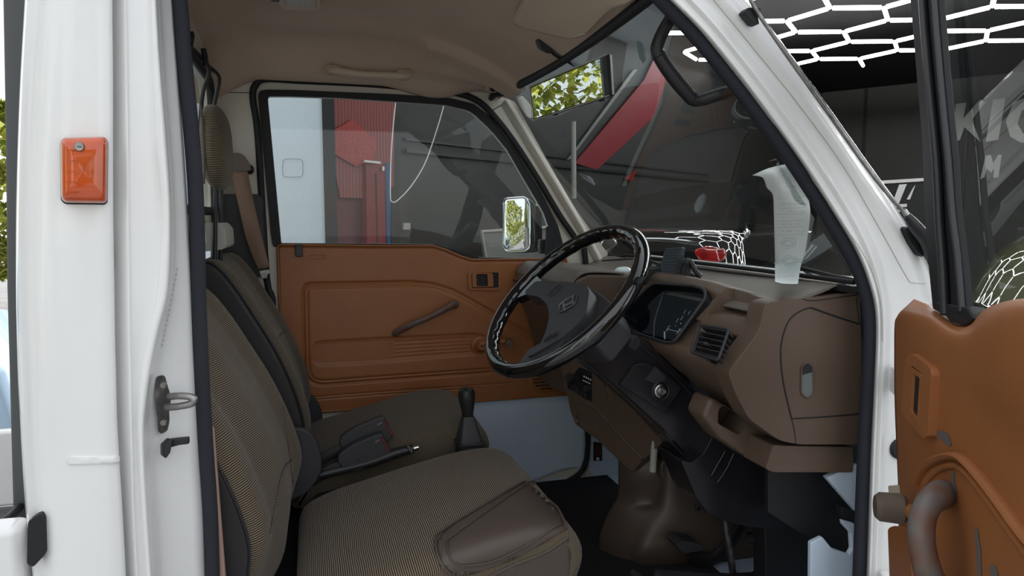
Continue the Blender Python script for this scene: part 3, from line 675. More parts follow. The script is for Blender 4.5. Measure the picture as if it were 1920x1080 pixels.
prism('rubber_cap', [P(u, v, y=.05) for u, v in [(-10, 985), (12, 966), (22, 970), (16, 985)]], (0, .05, 0), M['rubber'], bdw, .004)
prism('bed_floor', [V(-2.6, 0, -.05), V(-.45, 0, -.05), V(-.45, 1.25, -.05), V(-2.6, 1.25, -.05)], (0, 0, .04), M['grey'], bdw, 0)
prism('far_side_gate', [V(-2.6, 1.22, .0), V(-.45, 1.22, .0), V(-.45, 1.22, .22), V(-2.6, 1.22, .22)], (0, .04, 0), M['white'], bdw, .01)

# side marker lamp
ml = thing('side_marker_lamp', P(158, 318, y=-.03), 'orange rectangular side marker lamp on the white rear pillar', 'marker lamp')
lp = rnd([(118, 258), (196, 256), (202, 262), (201, 376), (196, 381), (122, 380), (114, 372), (113, 264)], 12, 5)
prism('base_gasket', [P(u+1, v+3, y=-.031) for u, v in lp], (0, -.003, 0), M['rubber'], ml, 0)
ctr = V(158, 318); 
rings = []
for s, dy in ((1, -.034), (1, -.041), (.97, -.047), (.90, -.052), (.80, -.054), (.4, -.0545)):
    rings.append([P(158+(u-158)*s*(.97 if dy < -.045 else 1), 318+(v-318)*s, y=dy) for u, v in lp])
rings.append([P(158, 318, y=-.0548)+V(.0001*math.cos(i), 0, .0001*math.sin(i)) for i in range(len(lp))])
loft('lens', rings, M['orange'], ml)
for i in range(5): prism('lens_rib', [P(124+3*0, 280+i*20, y=-.0545) for _ in range(1)]+[P(146, 280+i*20, y=-.0552), P(146, 282+i*20, y=-.0552), P(124, 282+i*20, y=-.0545)], (0, -.0004, 0), M['orange'], ml, 0)
lathe('screw', [(0, .002), (.005, .002), (.006, .0), (.006, -.004)], P(149, 275, y=-.055), (0, -1, 0), M['steel'], ml, 14)
prism('screw_slot', [P(u, v, y=-.0575) for u, v in [(145, 274), (153, 275), (153, 276.5), (145, 275.5)]], (0, -.0003, 0), M['rubber'], ml, 0)
# door striker
sk = thing('door_striker', P(320, 755, y=.02), 'steel door striker loop with plate on the rear jamb', 'striker')
sp = [P(u, v, y=.030+(u-296)*.0009) for u, v in rnd([(297, 706), (304, 702), (310, 706), (314, 722), (321, 736), (323, 752), (317, 765), (318, 790), (314, 808), (306, 812), (300, 806), (299, 780), (296, 760), (295, 730)], 5, 3)]
prism('plate', sp, (-.002, -.005, 0), M['steel'], sk, .001)
tube('loop', [P(318, 744, y=.034), P(335, 742, y=.022), P(356, 744, y=.016), P(364, 749, y=.014), P(358, 757, y=.016), P(335, 762, y=.022), P(312, 764, y=.030)], .0052, M['steel'], sk, n=6, seg=12)
for v in (722, 792): lathe('bolt', [(0, .003), (.004, .003), (.005, 0)], P(307, v, y=.028), (-.2, -1, 0), M['steel'], sk, 10)
ds = thing('door_light_switch', P(325, 835, y=.02), 'small black door bumper bracket below the striker', 'bracket')
prism('block', [P(u, v, y=.026) for u, v in [(300, 832), (313, 820), (318, 822), (314, 845), (306, 857), (300, 852)]], (.006, -.010, 0), M['blk'], ds, .002)
prism('arm', [P(u, v, y=.036) for u, v in [(312, 822), (335, 819), (356, 817), (356, 830), (338, 832), (316, 838)]], (.0, -.008, 0), M['blk'], ds, .002)

# ============================================================ PASSENGER DOOR (far side, closed)
pd = thing('passenger_door', (.4, 1.24, .2), 'closed far side door with tan brown moulded trim and window', 'door')
T = 1.195
def FP(u, v, y=T): return P(u, v, y=y)
glass_op = [(502, 188), (502, 180), (540, 180), (640, 183), (748, 190), (836, 196), (883, 207), (921, 242), (952, 280), (990, 346), (1021, 399), (1031, 428), (1033, 484), (899, 483), (858, 470), (814, 458.5), (700, 457), (527, 456)]
frame_o = [(503, 1010), (503, 610), (488, 520), (470, 260), (462, 180), (472, 146), (498, 138), (560, 141), (700, 148), (800, 158), (866, 166), (908, 184), (940, 214), (975, 262), (1020, 332), (1060, 398), (1092, 448), (1110, 490), (1112, 700), (1112, 866), (1064, 915), (1000, 936), (700, 1020)]
g1 = rnd(glass_op, [4, 10, 0, 0, 0, 0, 14, 14, 0, 0, 0, 0, 2, 0, 0, 0, 0, 3], 4)
plate('door_frame', [FP(u, v, Y+.012) for u, v in frame_o], [[FP(u, v, Y+.012) for u, v in g1]], (0, .03, 0), M['cream'], pd, .003)
# black glazing run round the glass
gr_o = [(484, 180), (487, 170), (500, 168), (560, 169), (748, 177), (845, 184), (889, 195), (921, 220), (965, 280), (1015, 361), (1046, 422), (1062, 480), (1062, 492), (899, 492), (858, 480), (814, 466), (700, 464), (512, 463), (508, 440)]
plate('glazing_seal', [FP(u, v, Y+.004) for u, v in rnd(gr_o, 5, 3)], [[FP(u, v, Y+.004) for u, v in g1]], (0, .012, 0), M['rubber'], pd, .003)
mk('window_glass', [FP(u, v, Y+.02) for u, v in g1], [list(range(len(g1)))], M['glass'], pd, smooth=False)
prism('quarter_bar', [FP(u, v, Y+.0) for u, v in [(1026, 425), (1036, 425), (1060, 484), (1024, 484)]], (0, .015, 0), M['rubber'], pd, .002)
# painted lower part of the door, light blue-white
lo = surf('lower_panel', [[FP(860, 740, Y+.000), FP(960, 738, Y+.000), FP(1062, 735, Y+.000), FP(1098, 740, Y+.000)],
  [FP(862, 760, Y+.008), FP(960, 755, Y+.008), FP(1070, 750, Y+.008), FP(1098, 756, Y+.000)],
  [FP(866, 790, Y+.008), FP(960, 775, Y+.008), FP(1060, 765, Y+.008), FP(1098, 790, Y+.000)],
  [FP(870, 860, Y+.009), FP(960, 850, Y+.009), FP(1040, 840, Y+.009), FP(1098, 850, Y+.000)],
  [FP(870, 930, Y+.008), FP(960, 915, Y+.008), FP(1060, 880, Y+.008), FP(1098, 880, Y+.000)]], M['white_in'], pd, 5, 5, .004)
# the moulded trim: relief height field over (x,z)
trim_px = [(521, 470), (521, 461), (528, 459), (700, 461), (812, 461), (835, 468), (862, 480), (885, 487), (1010, 486), (1062, 486), (1075, 600), (1075, 700), (1064, 740), (985, 746), (885, 753), (700, 764), (560, 776), (540, 770), (534, 700), (524, 560)]
tri = [FP(u, v) for u, v in trim_px]; tr2 = [(p.x, p.z) for p in tri]
def ptpx(l): return [((FP(u, v)).x, (FP(u, v)).z) for u, v in l]
def dseg(px_, pz, pts, closed=False):
    m_ = 9; n_ = len(pts)
    for i in range(n_ if closed else n_-1):
        ax_, az = pts[i]; bx_, bz = pts[(i+1) % n_]; dx, dz = bx_-ax_, bz-az; l2_ = dx*dx+dz*dz or 1e-9
        t_ = max(0, min(1, ((px_-ax_)*dx+(pz-az)*dz)/l2_)); m_ = min(m_, math.hypot(px_-ax_-t_*dx, pz-az-t_*dz))
    return m_
def inpoly(x, y, pts):
    c = False
    for i in range(len(pts)):
        x1, y1 = pts[i-1]; x2, y2 = pts[i]
        if (y1 > y) != (y2 > y) and x < (x2-x1)*(y-y1)/(y2-y1)+x1: c = not c
    return c
rp_ = ptpx(rnd([(568, 545), (575, 533), (600, 532), (770, 529), (815, 533), (850, 545), (900, 572), (960, 606), (1040, 650), (1040, 685), (920, 698), (700, 714), (600, 722), (580, 715), (571, 690)], [10, 6, 4, 0, 10, 10, 10, 0, 20, 20, 0, 0, 12, 12, 10], 5))
arm = ptpx(rnd([(590, 644), (600, 641), (700, 635), (890, 626), (915, 632), (915, 655), (890, 664), (700, 680), (600, 685), (589, 678)], 6, 4))
ribs = [ptpx([(740, 639+i*7.2+3), (884, 632+i*6.5+2)]) for i in range(5)]
low1 = ptpx([(585, 745), (700, 736), (960, 718)]); low2 = ptpx([(585, 750), (700, 741), (900, 727)])
spk = FP(1023, 703); 
mnx, mxx = min(p[0] for p in tr2), max(p[0] for p in tr2); mnz, mxz = min(p[1] for p in tr2), max(p[1] for p in tr2)
NX, NZ = 300, 240; idx = {}; vs = []; fs = []; 
def relief(x, z):
    d_ = dseg(x, z, rp_, True); h = 0; ins = inpoly(x, z, rp_)
    h -= .006*math.exp(-(d_/.004)**2)
    if ins: h += .003*min(1, d_/.02); h -= .003*math.exp(-((d_-.012)/.003)**2)
    if ins:
        da = dseg(x, z, arm, True)
        h -= .003*math.exp(-(da/.003)**2)
        if inpoly(x, z, arm): h -= .004*min(1, da/.006)
        for r_ in ribs: h -= .0015*math.exp(-(dseg(x, z, r_)/.0018)**2)
    for l_ in (low1, low2): h -= .0025*math.exp(-(dseg(x, z, l_)/.002)**2)
    ds_ = math.hypot(x-spk.x, z-spk.z)
    if ds_ < .07: h += .004*(1-ss(.055, .062, ds_))
    # top edge rolls over
    te = dseg(x, z, tr2[1:10]); h -= .010*math.exp(-(te/.006)**2)
    # front edge rolls
    return h
row = {}
for j in range(NZ+1):
    for i in range(NX+1):
        x = mnx+(mxx-mnx)*i/NX; z = mnz+(mxz-mnz)*j/NZ
        if inpoly(x, z, tr2): row[i, j] = len(vs); vs.append(V(x, T-relief(x, z), z))
for j in range(NZ):
    for i in range(NX):
        q = [(i, j), (i+1, j), (i+1, j+1), (i, j+1)]
        if all(k in row for k in q): fs.append([row[k] for k in q])
tm = mk('trim_panel', vs, fs, M['tan'], pd, ang=80); solid(tm, .004, -1)
tube('trim_edge', [Vector((p[0], T+.001, p[1])) for p in tr2], .0035, M['tan'], tm, closed=True, n=1, seg=8)
# speaker grille slots
for r_ in range(9):
    for c_ in range(-6, 7):
        zz = (r_-4)*.0115; xx_ = c_*.0085
        if math.hypot(zz, xx_) < .052: box('speaker_slot', (spk.x+xx_, T-.006, spk.z+zz), (.0062, .002, .0055), M['rubber'], tm, 0)
# latch pull
hp = [(878, 512), (880, 507), (936, 507), (941, 512), (940, 540), (936, 545), (882, 544), (878, 540)]
plate('latch_bezel', [FP(u, v, T-.007) for u, v in rnd(hp, 3, 3)], [[FP(u, v, T-.007) for u, v in rnd([(884, 512), (935, 511), (935, 539), (885, 540)], 3, 3)]], (0, .008, 0), M['tan'], pd, .002)
prism('latch_recess', [FP(u, v, T-.002) for u, v in [(884, 511), (936, 511), (936, 540), (884, 540)]], (0, .003, 0), M['rubber'], pd, 0)
plate('latch_lever', [FP(u, v, T-.010) for u, v in rnd([(885, 512), (924, 512), (926, 538), (886, 539)], 3, 3)], [[FP(u, v, T-.010) for u, v in rnd([(893, 514), (914, 514), (915, 537), (894, 537)], 3, 3)]], (0, .006, 0), M['tan'], pd, .002)
# pull strap
tube('grab_strap', [FP(742, 626, T-.004), FP(748, 621, T-.022), FP(775, 607, T-.045), FP(800, 597, T-.052), FP(828, 583, T-.045), FP(850, 571, T-.022), FP(855, 573, T-.004)], [.012, .013, .012, .011, .012, .014, .012], M['tan_dark'], pd, n=6, seg=12, flat=(1.0, .8))
# window crank
lathe('crank_hub', [(.0, .03), (.012, .03), (.018, .022), (.022, .008), (.030, .004), (.032, 0)], FP(900, 647, T+.0), (0, -1, 0), M['tan'], pd)
tube('crank_arm', [FP(900, 646, T-.026), FP(918, 642, T-.030), FP(948, 640, T-.034)], [.010, .008, .007], M['tan'], pd, n=4, seg=10)
lathe('crank_knob', [(.0, .034), (.012, .033), (.014, .024), (.012, .006), (.007, 0)], FP(953, 641, T-.030), (-.1, -1, 0), M['beltp'], pd)
o = prism('lock_button', [FP(u, v, T-.012) for u, v in [(553, 459), (567, 459), (568, 481), (554, 481)]], (0, .014, 0), M['blk'], pd, .002)
prism('lock_lever', [FP(u, v, T-.016) for u, v in [(555, 458), (566, 458), (566, 463), (555, 463)]], (0, .012, 0), M['blkg'], pd, .001)
o = tube('embossed_tag', [FP(u, v, T-.0005) for u, v in rnd([(581, 478), (609, 478), (609, 486), (581, 486)], 2, 2)], .0008, M['tan'], pd, closed=True, n=1, seg=5)
for i in range(6): box('embossed_mark', FP(585+i*4, 482, T-.0005), (.004, .001, .005), M['tan'], pd, 0)
# black seal and label on the inner front jamb
tube('jamb_seal', [FP(u, v, T-.01) for u, v in [(1096, 770), (1100, 800), (1102, 850), (1094, 880), (1080, 892)]], .008, M['rubber'], cab, n=4)
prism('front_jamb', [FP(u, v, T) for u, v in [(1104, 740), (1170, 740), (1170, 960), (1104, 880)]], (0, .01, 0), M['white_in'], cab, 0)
lb = prism('warning_label', [FP(u, v, T-.004) for u, v in [(1113, 828), (1129, 831), (1129, 864), (1113, 864)]], (0, .003, 0), M['blk'], None, 0); tag(lb, 'small black label with red print on the white far jamb under the dash', 'label')
for i in range(4): prism('print_line', [FP(u, v, T-.0045) for u, v in [(1117+i*3, 835), (1118+i*3, 835), (1118+i*3, 855), (1117+i*3, 855)]], (0, .0005, 0), M['redp'], lb, 0)
prism('print_symbol', [FP(u, v, T-.0045) for u, v in rnd([(1118, 857), (1124, 858), (1124, 863), (1118, 863)], 2, 3)], (0, .0005, 0), M['whitemark'], lb, 0)

# wing mirror outside the far window
wm = thing('wing_mirror', P(970, 420, y=1.42), 'black wing mirror with bright reflection outside the far door window', 'mirror')
mp = rnd([(943, 372), (985, 368), (997, 380), (999, 460), (990, 472), (950, 474), (942, 462)], 9, 5)
mcw = P(965, 420, y=1.42); nrm = ((V(-6, 2.3, 1.0)-mcw).normalized()-(mcw-CAM).normalized()).normalized()
def MP(u, v, d=0): return P(u, v, pl=(P(970, 420, y=1.42)+nrm*d, nrm))
prism('housing', [MP(u, v) for u, v in rnd([(943, 370), (985, 367), (1001, 378), (1004, 468), (990, 474), (950, 474), (941, 464)], 9, 5)], -nrm*.05, M['gloss'], wm, .012)
loft('mirror_glass', [[MP(u, v, .002) for u, v in rnd([(946, 374), (984, 371), (992, 382), (992, 462), (984, 469), (952, 470), (945, 461)], 8, 5)], [MP(u, v, .004) for u, v in rnd([(948, 376), (983, 373), (990, 383), (990, 461), (983, 467), (953, 468), (947, 460)], 8, 5)]], M['mirror'], wm)
tube('mirror_bezel', [MP(u, v, .003) for u, v in rnd([(944, 372), (985, 369), (994, 380), (994, 464), (985, 471), (951, 472), (943, 462)], 8, 5)], .003, M['chrome'], wm, closed=True, n=1, seg=6)
tube('arm', [P(998, 458, y=1.43), P(1012, 462, y=1.36), P(1018, 466, y=1.26)], .014, M['blk'], wm, n=4)
box('arm_bracket', P(1018, 462, y=1.27), (.03, .03, .05), M['blk'], wm, .006)

# ============================================================ DRIVER DOOR (near, swung open)
dd = thing('driver_door', (.92, -.13, .2), 'open driver door with worn tan brown trim and clear window, right picture edge', 'door')
DH = V(.916, -.13, 0); DA = R(58); DD = V(-math.cos(DA), -math.sin(DA), 0); DN = V(-DD.y*-1, DD.x*-1, 0)  # normal towards the cab side
DN = V(-math.sin(DA), math.cos(DA), 0)
def DP(u, v, o=0.): return P(u, v, pl=(DH+DN*o, DN))
def DT(t, z, o=0.): return DH+DD*t+DN*o+V(0, 0, z)
# trim surface rows (top to bottom), each row left -> right (pixels, offset)
rows = [
 [DP(1716, 566, -.02), DP(1745, 580, -.02), DP(1790, 610, -.02), DP(1822, 612, -.02), DP(1850, 588, -.02), DP(1885, 574, -.02), DP(1930, 568, -.02), DP(2010, 566, -.02)],
 [DP(1700, 582, .0), DP(1745, 594, .0), DP(1790, 622, .0), DP(1825, 622, .0), DP(1852, 592, .0), DP(1888, 577, 0), DP(1930, 571, 0), DP(2010, 568, 0)],
 [DP(1690, 592, .006), DP(1740, 604, .008), DP(1788, 634, .008), DP(1822, 640, .01), DP(1860, 618, .014), DP(1895, 600, .016), DP(1935, 592, .016), DP(2010, 590, .016)],
 [DP(1684, 606, .004), DP(1730, 640, .010), DP(1780, 668, .010), DP(1820, 690, .010), DP(1865, 705, .012), DP(1900, 715, .016), DP(1940, 730, .016), DP(2010, 740, .016)],
 [DP(1683, 660, .002), DP(1728, 700, .009), DP(1780, 730, .008), DP(1820, 760, .006), DP(1865, 790, .004), DP(1905, 820, .004), DP(1945, 850, .004), DP(2010, 880, .004)],
 [DP(1684, 760, .0), DP(1730, 800, .008), DP(1780, 830, .006), DP(1820, 850, .004), DP(1865, 880, .003), DP(1905, 920, .003), DP(1945, 950, .003), DP(2010, 990, .003)],
 [DP(1690, 900, -.002), DP(1730, 930, .006), DP(1780, 960, .004), DP(1820, 980, .003), DP(1865, 1010, .002), DP(1905, 1040, .002), DP(1945, 1070, .002), DP(2010, 1100, .002)],
 [DP(1696, 1060, -.002), DP(1730, 1100, .004), DP(1780, 1140, .004), DP(1820, 1160, .002), DP(1865, 1180, .002), DP(1905, 1200, .002), DP(1945, 1220, .002), DP(2010, 1260, .002)]]
dt = surf('trim_panel', rows, M['tan'], dd, 6, 6, 0, 80); solid(dt, .005, 1 if False else -1)
dtb = bvh(dt)
# raised pocket moulding with the arched border
arch = [(1722, 905), (1735, 880), (1760, 862), (1790, 855), (1812, 862), (1840, 890), (1880, 940), (1925, 1000), (1960, 1040)]
l_ = drape_line(dtb, arch, .001, 6)
tube('pocket_moulding', l_, .008, M['tan'], dt, n=1, seg=10, flat=(1.2, .6))
l_ = drape_line(dtb, [(1738, 905), (1750, 890), (1768, 878), (1790, 873), (1806, 880), (1830, 905), (1870, 958), (1915, 1020), (1940, 1050)], .0015, 6)
tube('pocket_inner_edge', l_, .004, M['tan'], dt, n=1, seg=8)
scuffm = mat('grey_scuff', (.13, .115, .11), .6)
for px in ([(1742, 806), (1752, 804), (1778, 812), (1786, 834), (1780, 838), (1766, 824), (1748, 818)], [(1784, 884), (1792, 886), (1790, 900), (1795, 920), (1796, 942), (1790, 946), (1782, 928), (1774, 910), (1784, 906)], [(1828, 992), (1834, 990), (1840, 1030), (1842, 1080), (1834, 1080), (1831, 1030)], [(1856, 1062), (1866, 1058), (1874, 1080), (1860, 1085)]):
    patch('scuff_mark', dtb, rnd(px, 4, 2), .0006, scuffm, dt, 5, 0)
# latch bezel
q_ = drape(dtb, 1720, 745, 0); LO = (q_-DH).dot(DN)+.002 if q_ else .016
hb_ = [(1702, 662), (1712, 664), (1742, 688), (1746, 700), (1738, 818), (1732, 822), (1700, 788), (1690, 770), (1696, 680)]
plate('latch_bezel', [DP(u, v, LO+.008) for u, v in rnd(hb_, 6, 4)], [[DP(u, v, LO+.008) for u, v in rnd([(1708, 684), (1730, 702), (1722, 796), (1702, 772)], 5, 4)]], -DN*.014, M['tan'], dd, .003)
prism('latch_recess', [DP(u, v, LO+.006) for u, v in [(1706, 680), (1732, 700), (1724, 800), (1700, 776)]], -DN*.004, M['rubber'], dd, 0)
plate('latch_lever', [DP(u, v, LO+.009) for u, v in rnd([(1707, 688), (1727, 702), (1721, 797), (1703, 774)], 3, 3)], [[DP(u, v, LO+.009) for u, v in rnd([(1712, 700), (1724, 709), (1719, 786), (1708, 770)], 2, 3)]], -DN*.006, M['tan'], dd, .001)
# grab handle (worn)
tube('grab_handle', [DP(1772, 925, .006), DP(1758, 930, .030), DP(1738, 950, .048), DP(1728, 985, .055), DP(1730, 1030, .055), DP(1745, 1085, .045), DP(1775, 1130, .01)], [.017, .016, .014, .014, .014, .015, .017], M['tan_dark'], dd, n=6, seg=14)
# window crank knob
lathe('crank_knob', [(0, .040), (.015, .040), (.020, .034), (.021, .006), (.016, 0)], DP(1700, 955, .022), DN+DD*.0, M['beltp'], dd)
tube('crank_arm', [DP(1702, 956, .020), DP(1722, 970, .018), DP(1740, 1010, .010)], [.010, .011, .013], M['tan'], dd, n=4)
prism('lower_moulding', [DP(u, v, .012) for u, v in rnd([(1664, 990), (1676, 985), (1700, 990), (1712, 1100), (1668, 1100)], 6, 3)], -DN*.02, M['tan'], dd, .006)
prism('inner_step', [DP(u, v, .004) for u, v in [(1664, 910), (1686, 908), (1690, 950), (1668, 950)]], -DN*.02, M['visor'], dd, .003)
# door shell behind the trim
prism('door_shell', [DT(.02, .69, -.012), DT(.95, .72, -.012), DT(.95, -.15, -.012), DT(.02, -.15, -.012)], -DN*.05, M['white'], dd, .008)
# window frame post
fpost = [(1702, -120), (1754, -120), (1758, 0), (1770, 150), (1784, 300), (1790, 400), (1800, 480), (1808, 560), (1812, 600), (1800, 606), (1748, 580), (1738, 480), (1732, 380), (1728, 260), (1716, 120), (1706, 0)]
prism('window_frame_post', [DP(u, v, -.010) for u, v in fpost], -DN*.010, M['rubber'], dd, .003)
tube('glass_run', [DP(u, v, -.004) for u, v in [(1727, -120), (1730, 0), (1742, 150), (1756, 300), (1762, 420), (1768, 500), (1772, 590)]], .006, M['blk'], dd, n=3)
tube('glass_run', [DP(u, v, -.006) for u, v in [(1748, -120), (1752, 0), (1764, 150), (1778, 300), (1785, 400), (1795, 480), (1804, 585)]], .004, M['blkg'], dd, n=3)
prism('frame_shoe', [DP(u, v, -.004) for u, v in [(1752, 566), (1812, 576), (1826, 598), (1806, 612), (1780, 604)]], -DN*.02, M['rubber'], dd, .003)
gz = [(1756, -140), (1770, 150), (1784, 300), (1790, 400), (1800, 480), (1810, 590), (1860, 592), (2300, 560), (2300, -140)]
gq = [DP(u, v, -.025) for u, v in gz]
mk('window_glass', gq, [list(range(len(gq)))], M['dglass'], dd, smooth=False)
prism('window_sill_rubber', [DP(u, v, -.012) for u, v in [(1810, 598), (1850, 582), (1930, 566), (2200, 560), (2200, 574), (1930, 576), (1852, 592), (1815, 606)]], -DN*.012, M['rubber'], dd, 0)
# hinge arms
for z in (.10, .50): prism('hinge', [V(1.03, -.005, z), DT(.02, z, -.03), DT(.02, z, -.05), V(1.05, -.005, z)], (0, 0, .05), M['white'], dd, .004)

# ============================================================ SEATS
def ring_uv(pts, y):
    s = [0]
    for i in range(1, len(pts)+1): s.append(s[-1]+(pts[i % len(pts)]-pts[i-1]).length)
    return [(a, y) for a in s[:-1]]
def seat_part(name, prof, y0, y1, m, parent, crown=0, cdir=(0, 1), inset=.022, n=4, bulge=None, setb=lambda t: 0):
    """prof: closed (x,z) ring; lofted along y with rounded ends"""
    base = cr([V(p[0], p[1], 0) for p in prof], n, True); cx = sum(p.x for p in base)/len(base); cz = sum(p.y for p in base)/len(base)
    st = [(0, 1), (.004, .62), (.012, .28), (.024, .08), (.04, 0)]; NS = 22
    ys = [y0+a for a, _ in st]+[y0+.04+(y1-y0-.08)*i/NS for i in range(1, NS)]+[y1-a for a, _ in reversed(st)]
    ins = [b for _, b in st]+[0]*(NS-1)+[b for _, b in reversed(st)]
    nb = len(base); nrm = []
    for i in range(nb):
        t_ = (base[(i+1) % nb]-base[i-1]); q = V(t_.y, -t_.x, 0).normalized()
        if q.dot(base[i]-V(cx, cz, 0)) < 0: q = -q
        nrm.append(q)
    vs = []; uvs = []; s0 = [u for u, _ in ring_uv(base, 0)]
    for y, k in zip(ys, ins):
        ty = (y-y0)/(y1-y0)
        for i in range(nb):
            p = base[i]-nrm[i]*inset*k
            cf = crown*(math.sin(math.pi*ty)**.7)*max(0, nrm[i].x*cdir[0]+nrm[i].y*cdir[1])
            if bulge: cf += bulge(p.x, p.y, ty, nrm[i])
            p = p+nrm[i]*cf+V(setb(ty), 0, 0); vs.append(V(p.x, y, p.y)); uvs.append((s0[i], y))
    # duplicate seam column for uv
    fs = []; m_ = len(ys)
    for j in range(m_-1):
        for i in range(nb): fs.append([j*nb+i, j*nb+(i+1) % nb, (j+1)*nb+(i+1) % nb, (j+1)*nb+i])
    fs += [list(range(nb))[::-1], [(m_-1)*nb+k for k in range(nb)]]
    o = fixn(mk(name, vs, fs, m, parent, uv=uvs, ang=80)); return o
def cushion_prof(x0, x1, dz=0):
    return [(x0, .06+dz), (x1-.10, .06+dz), (x1-.035, .10+dz), (x1-.008, .15+dz), (x1, .195+dz), (x1-.025, .235+dz), (x1-.075, .252+dz), (x1-.16, .247+dz), (x0+.20, .222+dz), (x0+.10, .198+dz), (x0+.03, .18+dz), (x0-.03, .15+dz), (x0-.04, .10+dz)]
def back_prof(dx=0, dz=0):
    p = [(-.10, .12), (-.068, .16), (-.056, .22), (-.050, .28), (-.062, .34), (-.082, .40), (-.112, .47), (-.150, .54), (-.190, .61), (-.222, .655), (-.25, .675), (-.285, .668), (-.292, .62), (-.262, .50), (-.215, .36), (-.175, .22), (-.15, .14)]
    return [(a+dx, b+dz) for a, b in p]
ds_t = thing('driver_seat', (.15, .36, -.08), 'near seat in striped fabric with brown vinyl corner patch, driver side', 'seat')
def bolster(amp):
    def f(x, z, ty, n):
        e_ = abs(ty-.5)*2; return amp*ss(.55, .8, e_)*(1-ss(.92, 1, e_))*max(0, n.x)*ss(.15, .3, z)
    return f
cush = seat_part('cushion', cushion_prof(.0, .485), .13, .635, M['fab'], ds_t, crown=.006)
back = seat_part('backrest', back_prof(), .135, .62, M['fab'], ds_t, bulge=bolster(.020), setb=lambda t: -.055*(1-ss(0, .45, t)))
cb, bb_ = bvh(cush), bvh(back)
# brown vinyl patch on the front near corner with double piping
pt = rnd([(818, 1018), (836, 992), (984, 904), (1004, 900), (1026, 926), (1052, 970), (1062, 994), (1030, 1012), (960, 1050), (880, 1078), (845, 1078), (826, 1056)], 8, 4)
patch('vinyl_patch', cb, pt, .0015, M['vinyl'], ds_t, 9, .002)
def pipe(name, t, px, r, m, parent, off_=.002, closed=False, n=5):
    l_ = drape_line(t, px+([px[0]] if closed else []), off_, n)
    if len(l_) > 3: return tube(name, l_, r, m, parent, n=1, seg=7)
pipe('piping', cb, [(845, 1076), (826, 1056), (818, 1020), (836, 992), (984, 904), (1004, 900), (1026, 926), (1052, 970), (1060, 994)], .003, M['vinyl'], ds_t, .003)
pipe('piping', cb, [(870, 1062), (846, 1050), (840, 1022), (852, 1006), (985, 912), (1000, 912)], .0016, M['vinyl'], ds_t, .004)
pipe('piping', cb, [(862, 1060), (920, 1052), (985, 1022), (1050, 984)], .0016, M['vinyl'], ds_t, .004)
# vinyl skirt round the cushion side and front
patch('vinyl_skirt', cb, [(905, 1090), (960, 1062), (1020, 1040), (1066, 1012), (1070, 1040), (1062, 1200), (905, 1200)], .0012, M['vinyl'], ds_t, 9, .0015)
pipe('piping', cb, [(905, 1088), (960, 1060), (1020, 1036), (1064, 1008)], .0025, M['vinyl'], ds_t, .002)
for px in ([(640, 930), (625, 1000), (612, 1075)], [(958, 842), (985, 880), (1010, 900)], [(745, 880), (760, 960), (790, 1060)]):
    pass
# dark vinyl side of the backrest, near side
bprof = cr([V(p[0]-.055, p[1], 0) for p in back_prof()], 4, True)
def side_panel(name, prof, y, m, parent, grow=.0, th=.004, keep=None):
    cxy = V(sum(p.x for p in prof)/len(prof), sum(p.y for p in prof)/len(prof), 0); pts = []
    for p in prof:
        q = p+(p-cxy).normalized()*grow; pts.append(V(q.x, y, q.y))
    return prism(name, pts, (0, th, 0), m, parent, .003)
def inset_prof(prof, d):
    n = len(prof); cxy = sum(prof, V(0, 0, 0))/n; out = []
    for i in range(n):
        t_ = prof[(i+1) % n]-prof[i-1]; q = V(t_.y, -t_.x, 0).normalized()
        if q.dot(prof[i]-cxy) < 0: q = -q
        out.append(prof[i]-q*d)
    return out
ip = inset_prof(bprof, .006)
side_panel('side_panel', ip, .128, M['dvinyl'], ds_t, 0, .010)
tube('piping', [V(p.x, .134, p.y) for p in inset_prof(bprof, .005)], .0035, M['dvinyl'], ds_t, closed=True, n=1, seg=6)
pk_ = [V(p.x-.034, p.y-.004, 0) for p in inset_prof(bprof, .008)]
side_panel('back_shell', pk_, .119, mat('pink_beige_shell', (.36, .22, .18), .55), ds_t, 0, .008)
side_panel('side_panel', inset_prof([p+V(.055, 0, 0) for p in bprof], .006), .612, M['dvinyl'], ds_t, 0, .010)
prism('seat_base', [V(.02, .15, -.07), V(.42, .15, -.07), V(.44, .15, .08), V(.0, .15, .08)], (0, .46, 0), M['dvinyl'], ds_t, .01)
# seam lines in the upholstery
for px in ([(548, 905), (530, 760), (500, 660), (470, 590)],):
    pipe('seam', bb_, px, .0010, M['vinyl'], ds_t, .0012)
pipe('seam', bb_, [(548, 860), (530, 880), (518, 930), (505, 1000)], .0010, M['vinyl'], ds_t, .0012)

ps_t = thing('passenger_seat', (.12, .92, -.08), 'far seat in striped fabric beside the tan passenger door', 'seat')
cush2 = seat_part('cushion', cushion_prof(-.02, .445, .035), .70, 1.13, M['fab2'], ps_t, crown=.008)
back2 = seat_part('backrest', back_prof(.022, .045), .70, 1.13, M['fab2'], ps_t, bulge=bolster(.018))
b2p = cr([V(p[0], p[1], 0) for p in back_prof(.022, .045)], 4, True)
side_panel('side_panel', inset_prof(b2p, .002), .655, M['dvinyl'], ps_t, 0, .058)
tube('piping', [V(p.x, .698, p.y) for p in inset_prof(b2p, -.001)], .004, M['dvinyl'], ps_t, closed=True, n=1, seg=6)
b2 = bvh(back2)
pipe('seam', b2, [(502, 660), (492, 700), (500, 735), (520, 760)], .0010, M['vinyl'], ps_t, .0012)
pipe('seam', b2, [(500, 660), (528, 625), (548, 620)], .0010, M['vinyl'], ps_t, .0012)
prism('seat_base', [V(.0, .72, -.07), V(.38, .72, -.07), V(.40, .72, .10), V(-.02, .72, .10)], (0, .40, 0), M['dvinyl'], ps_t, .01)
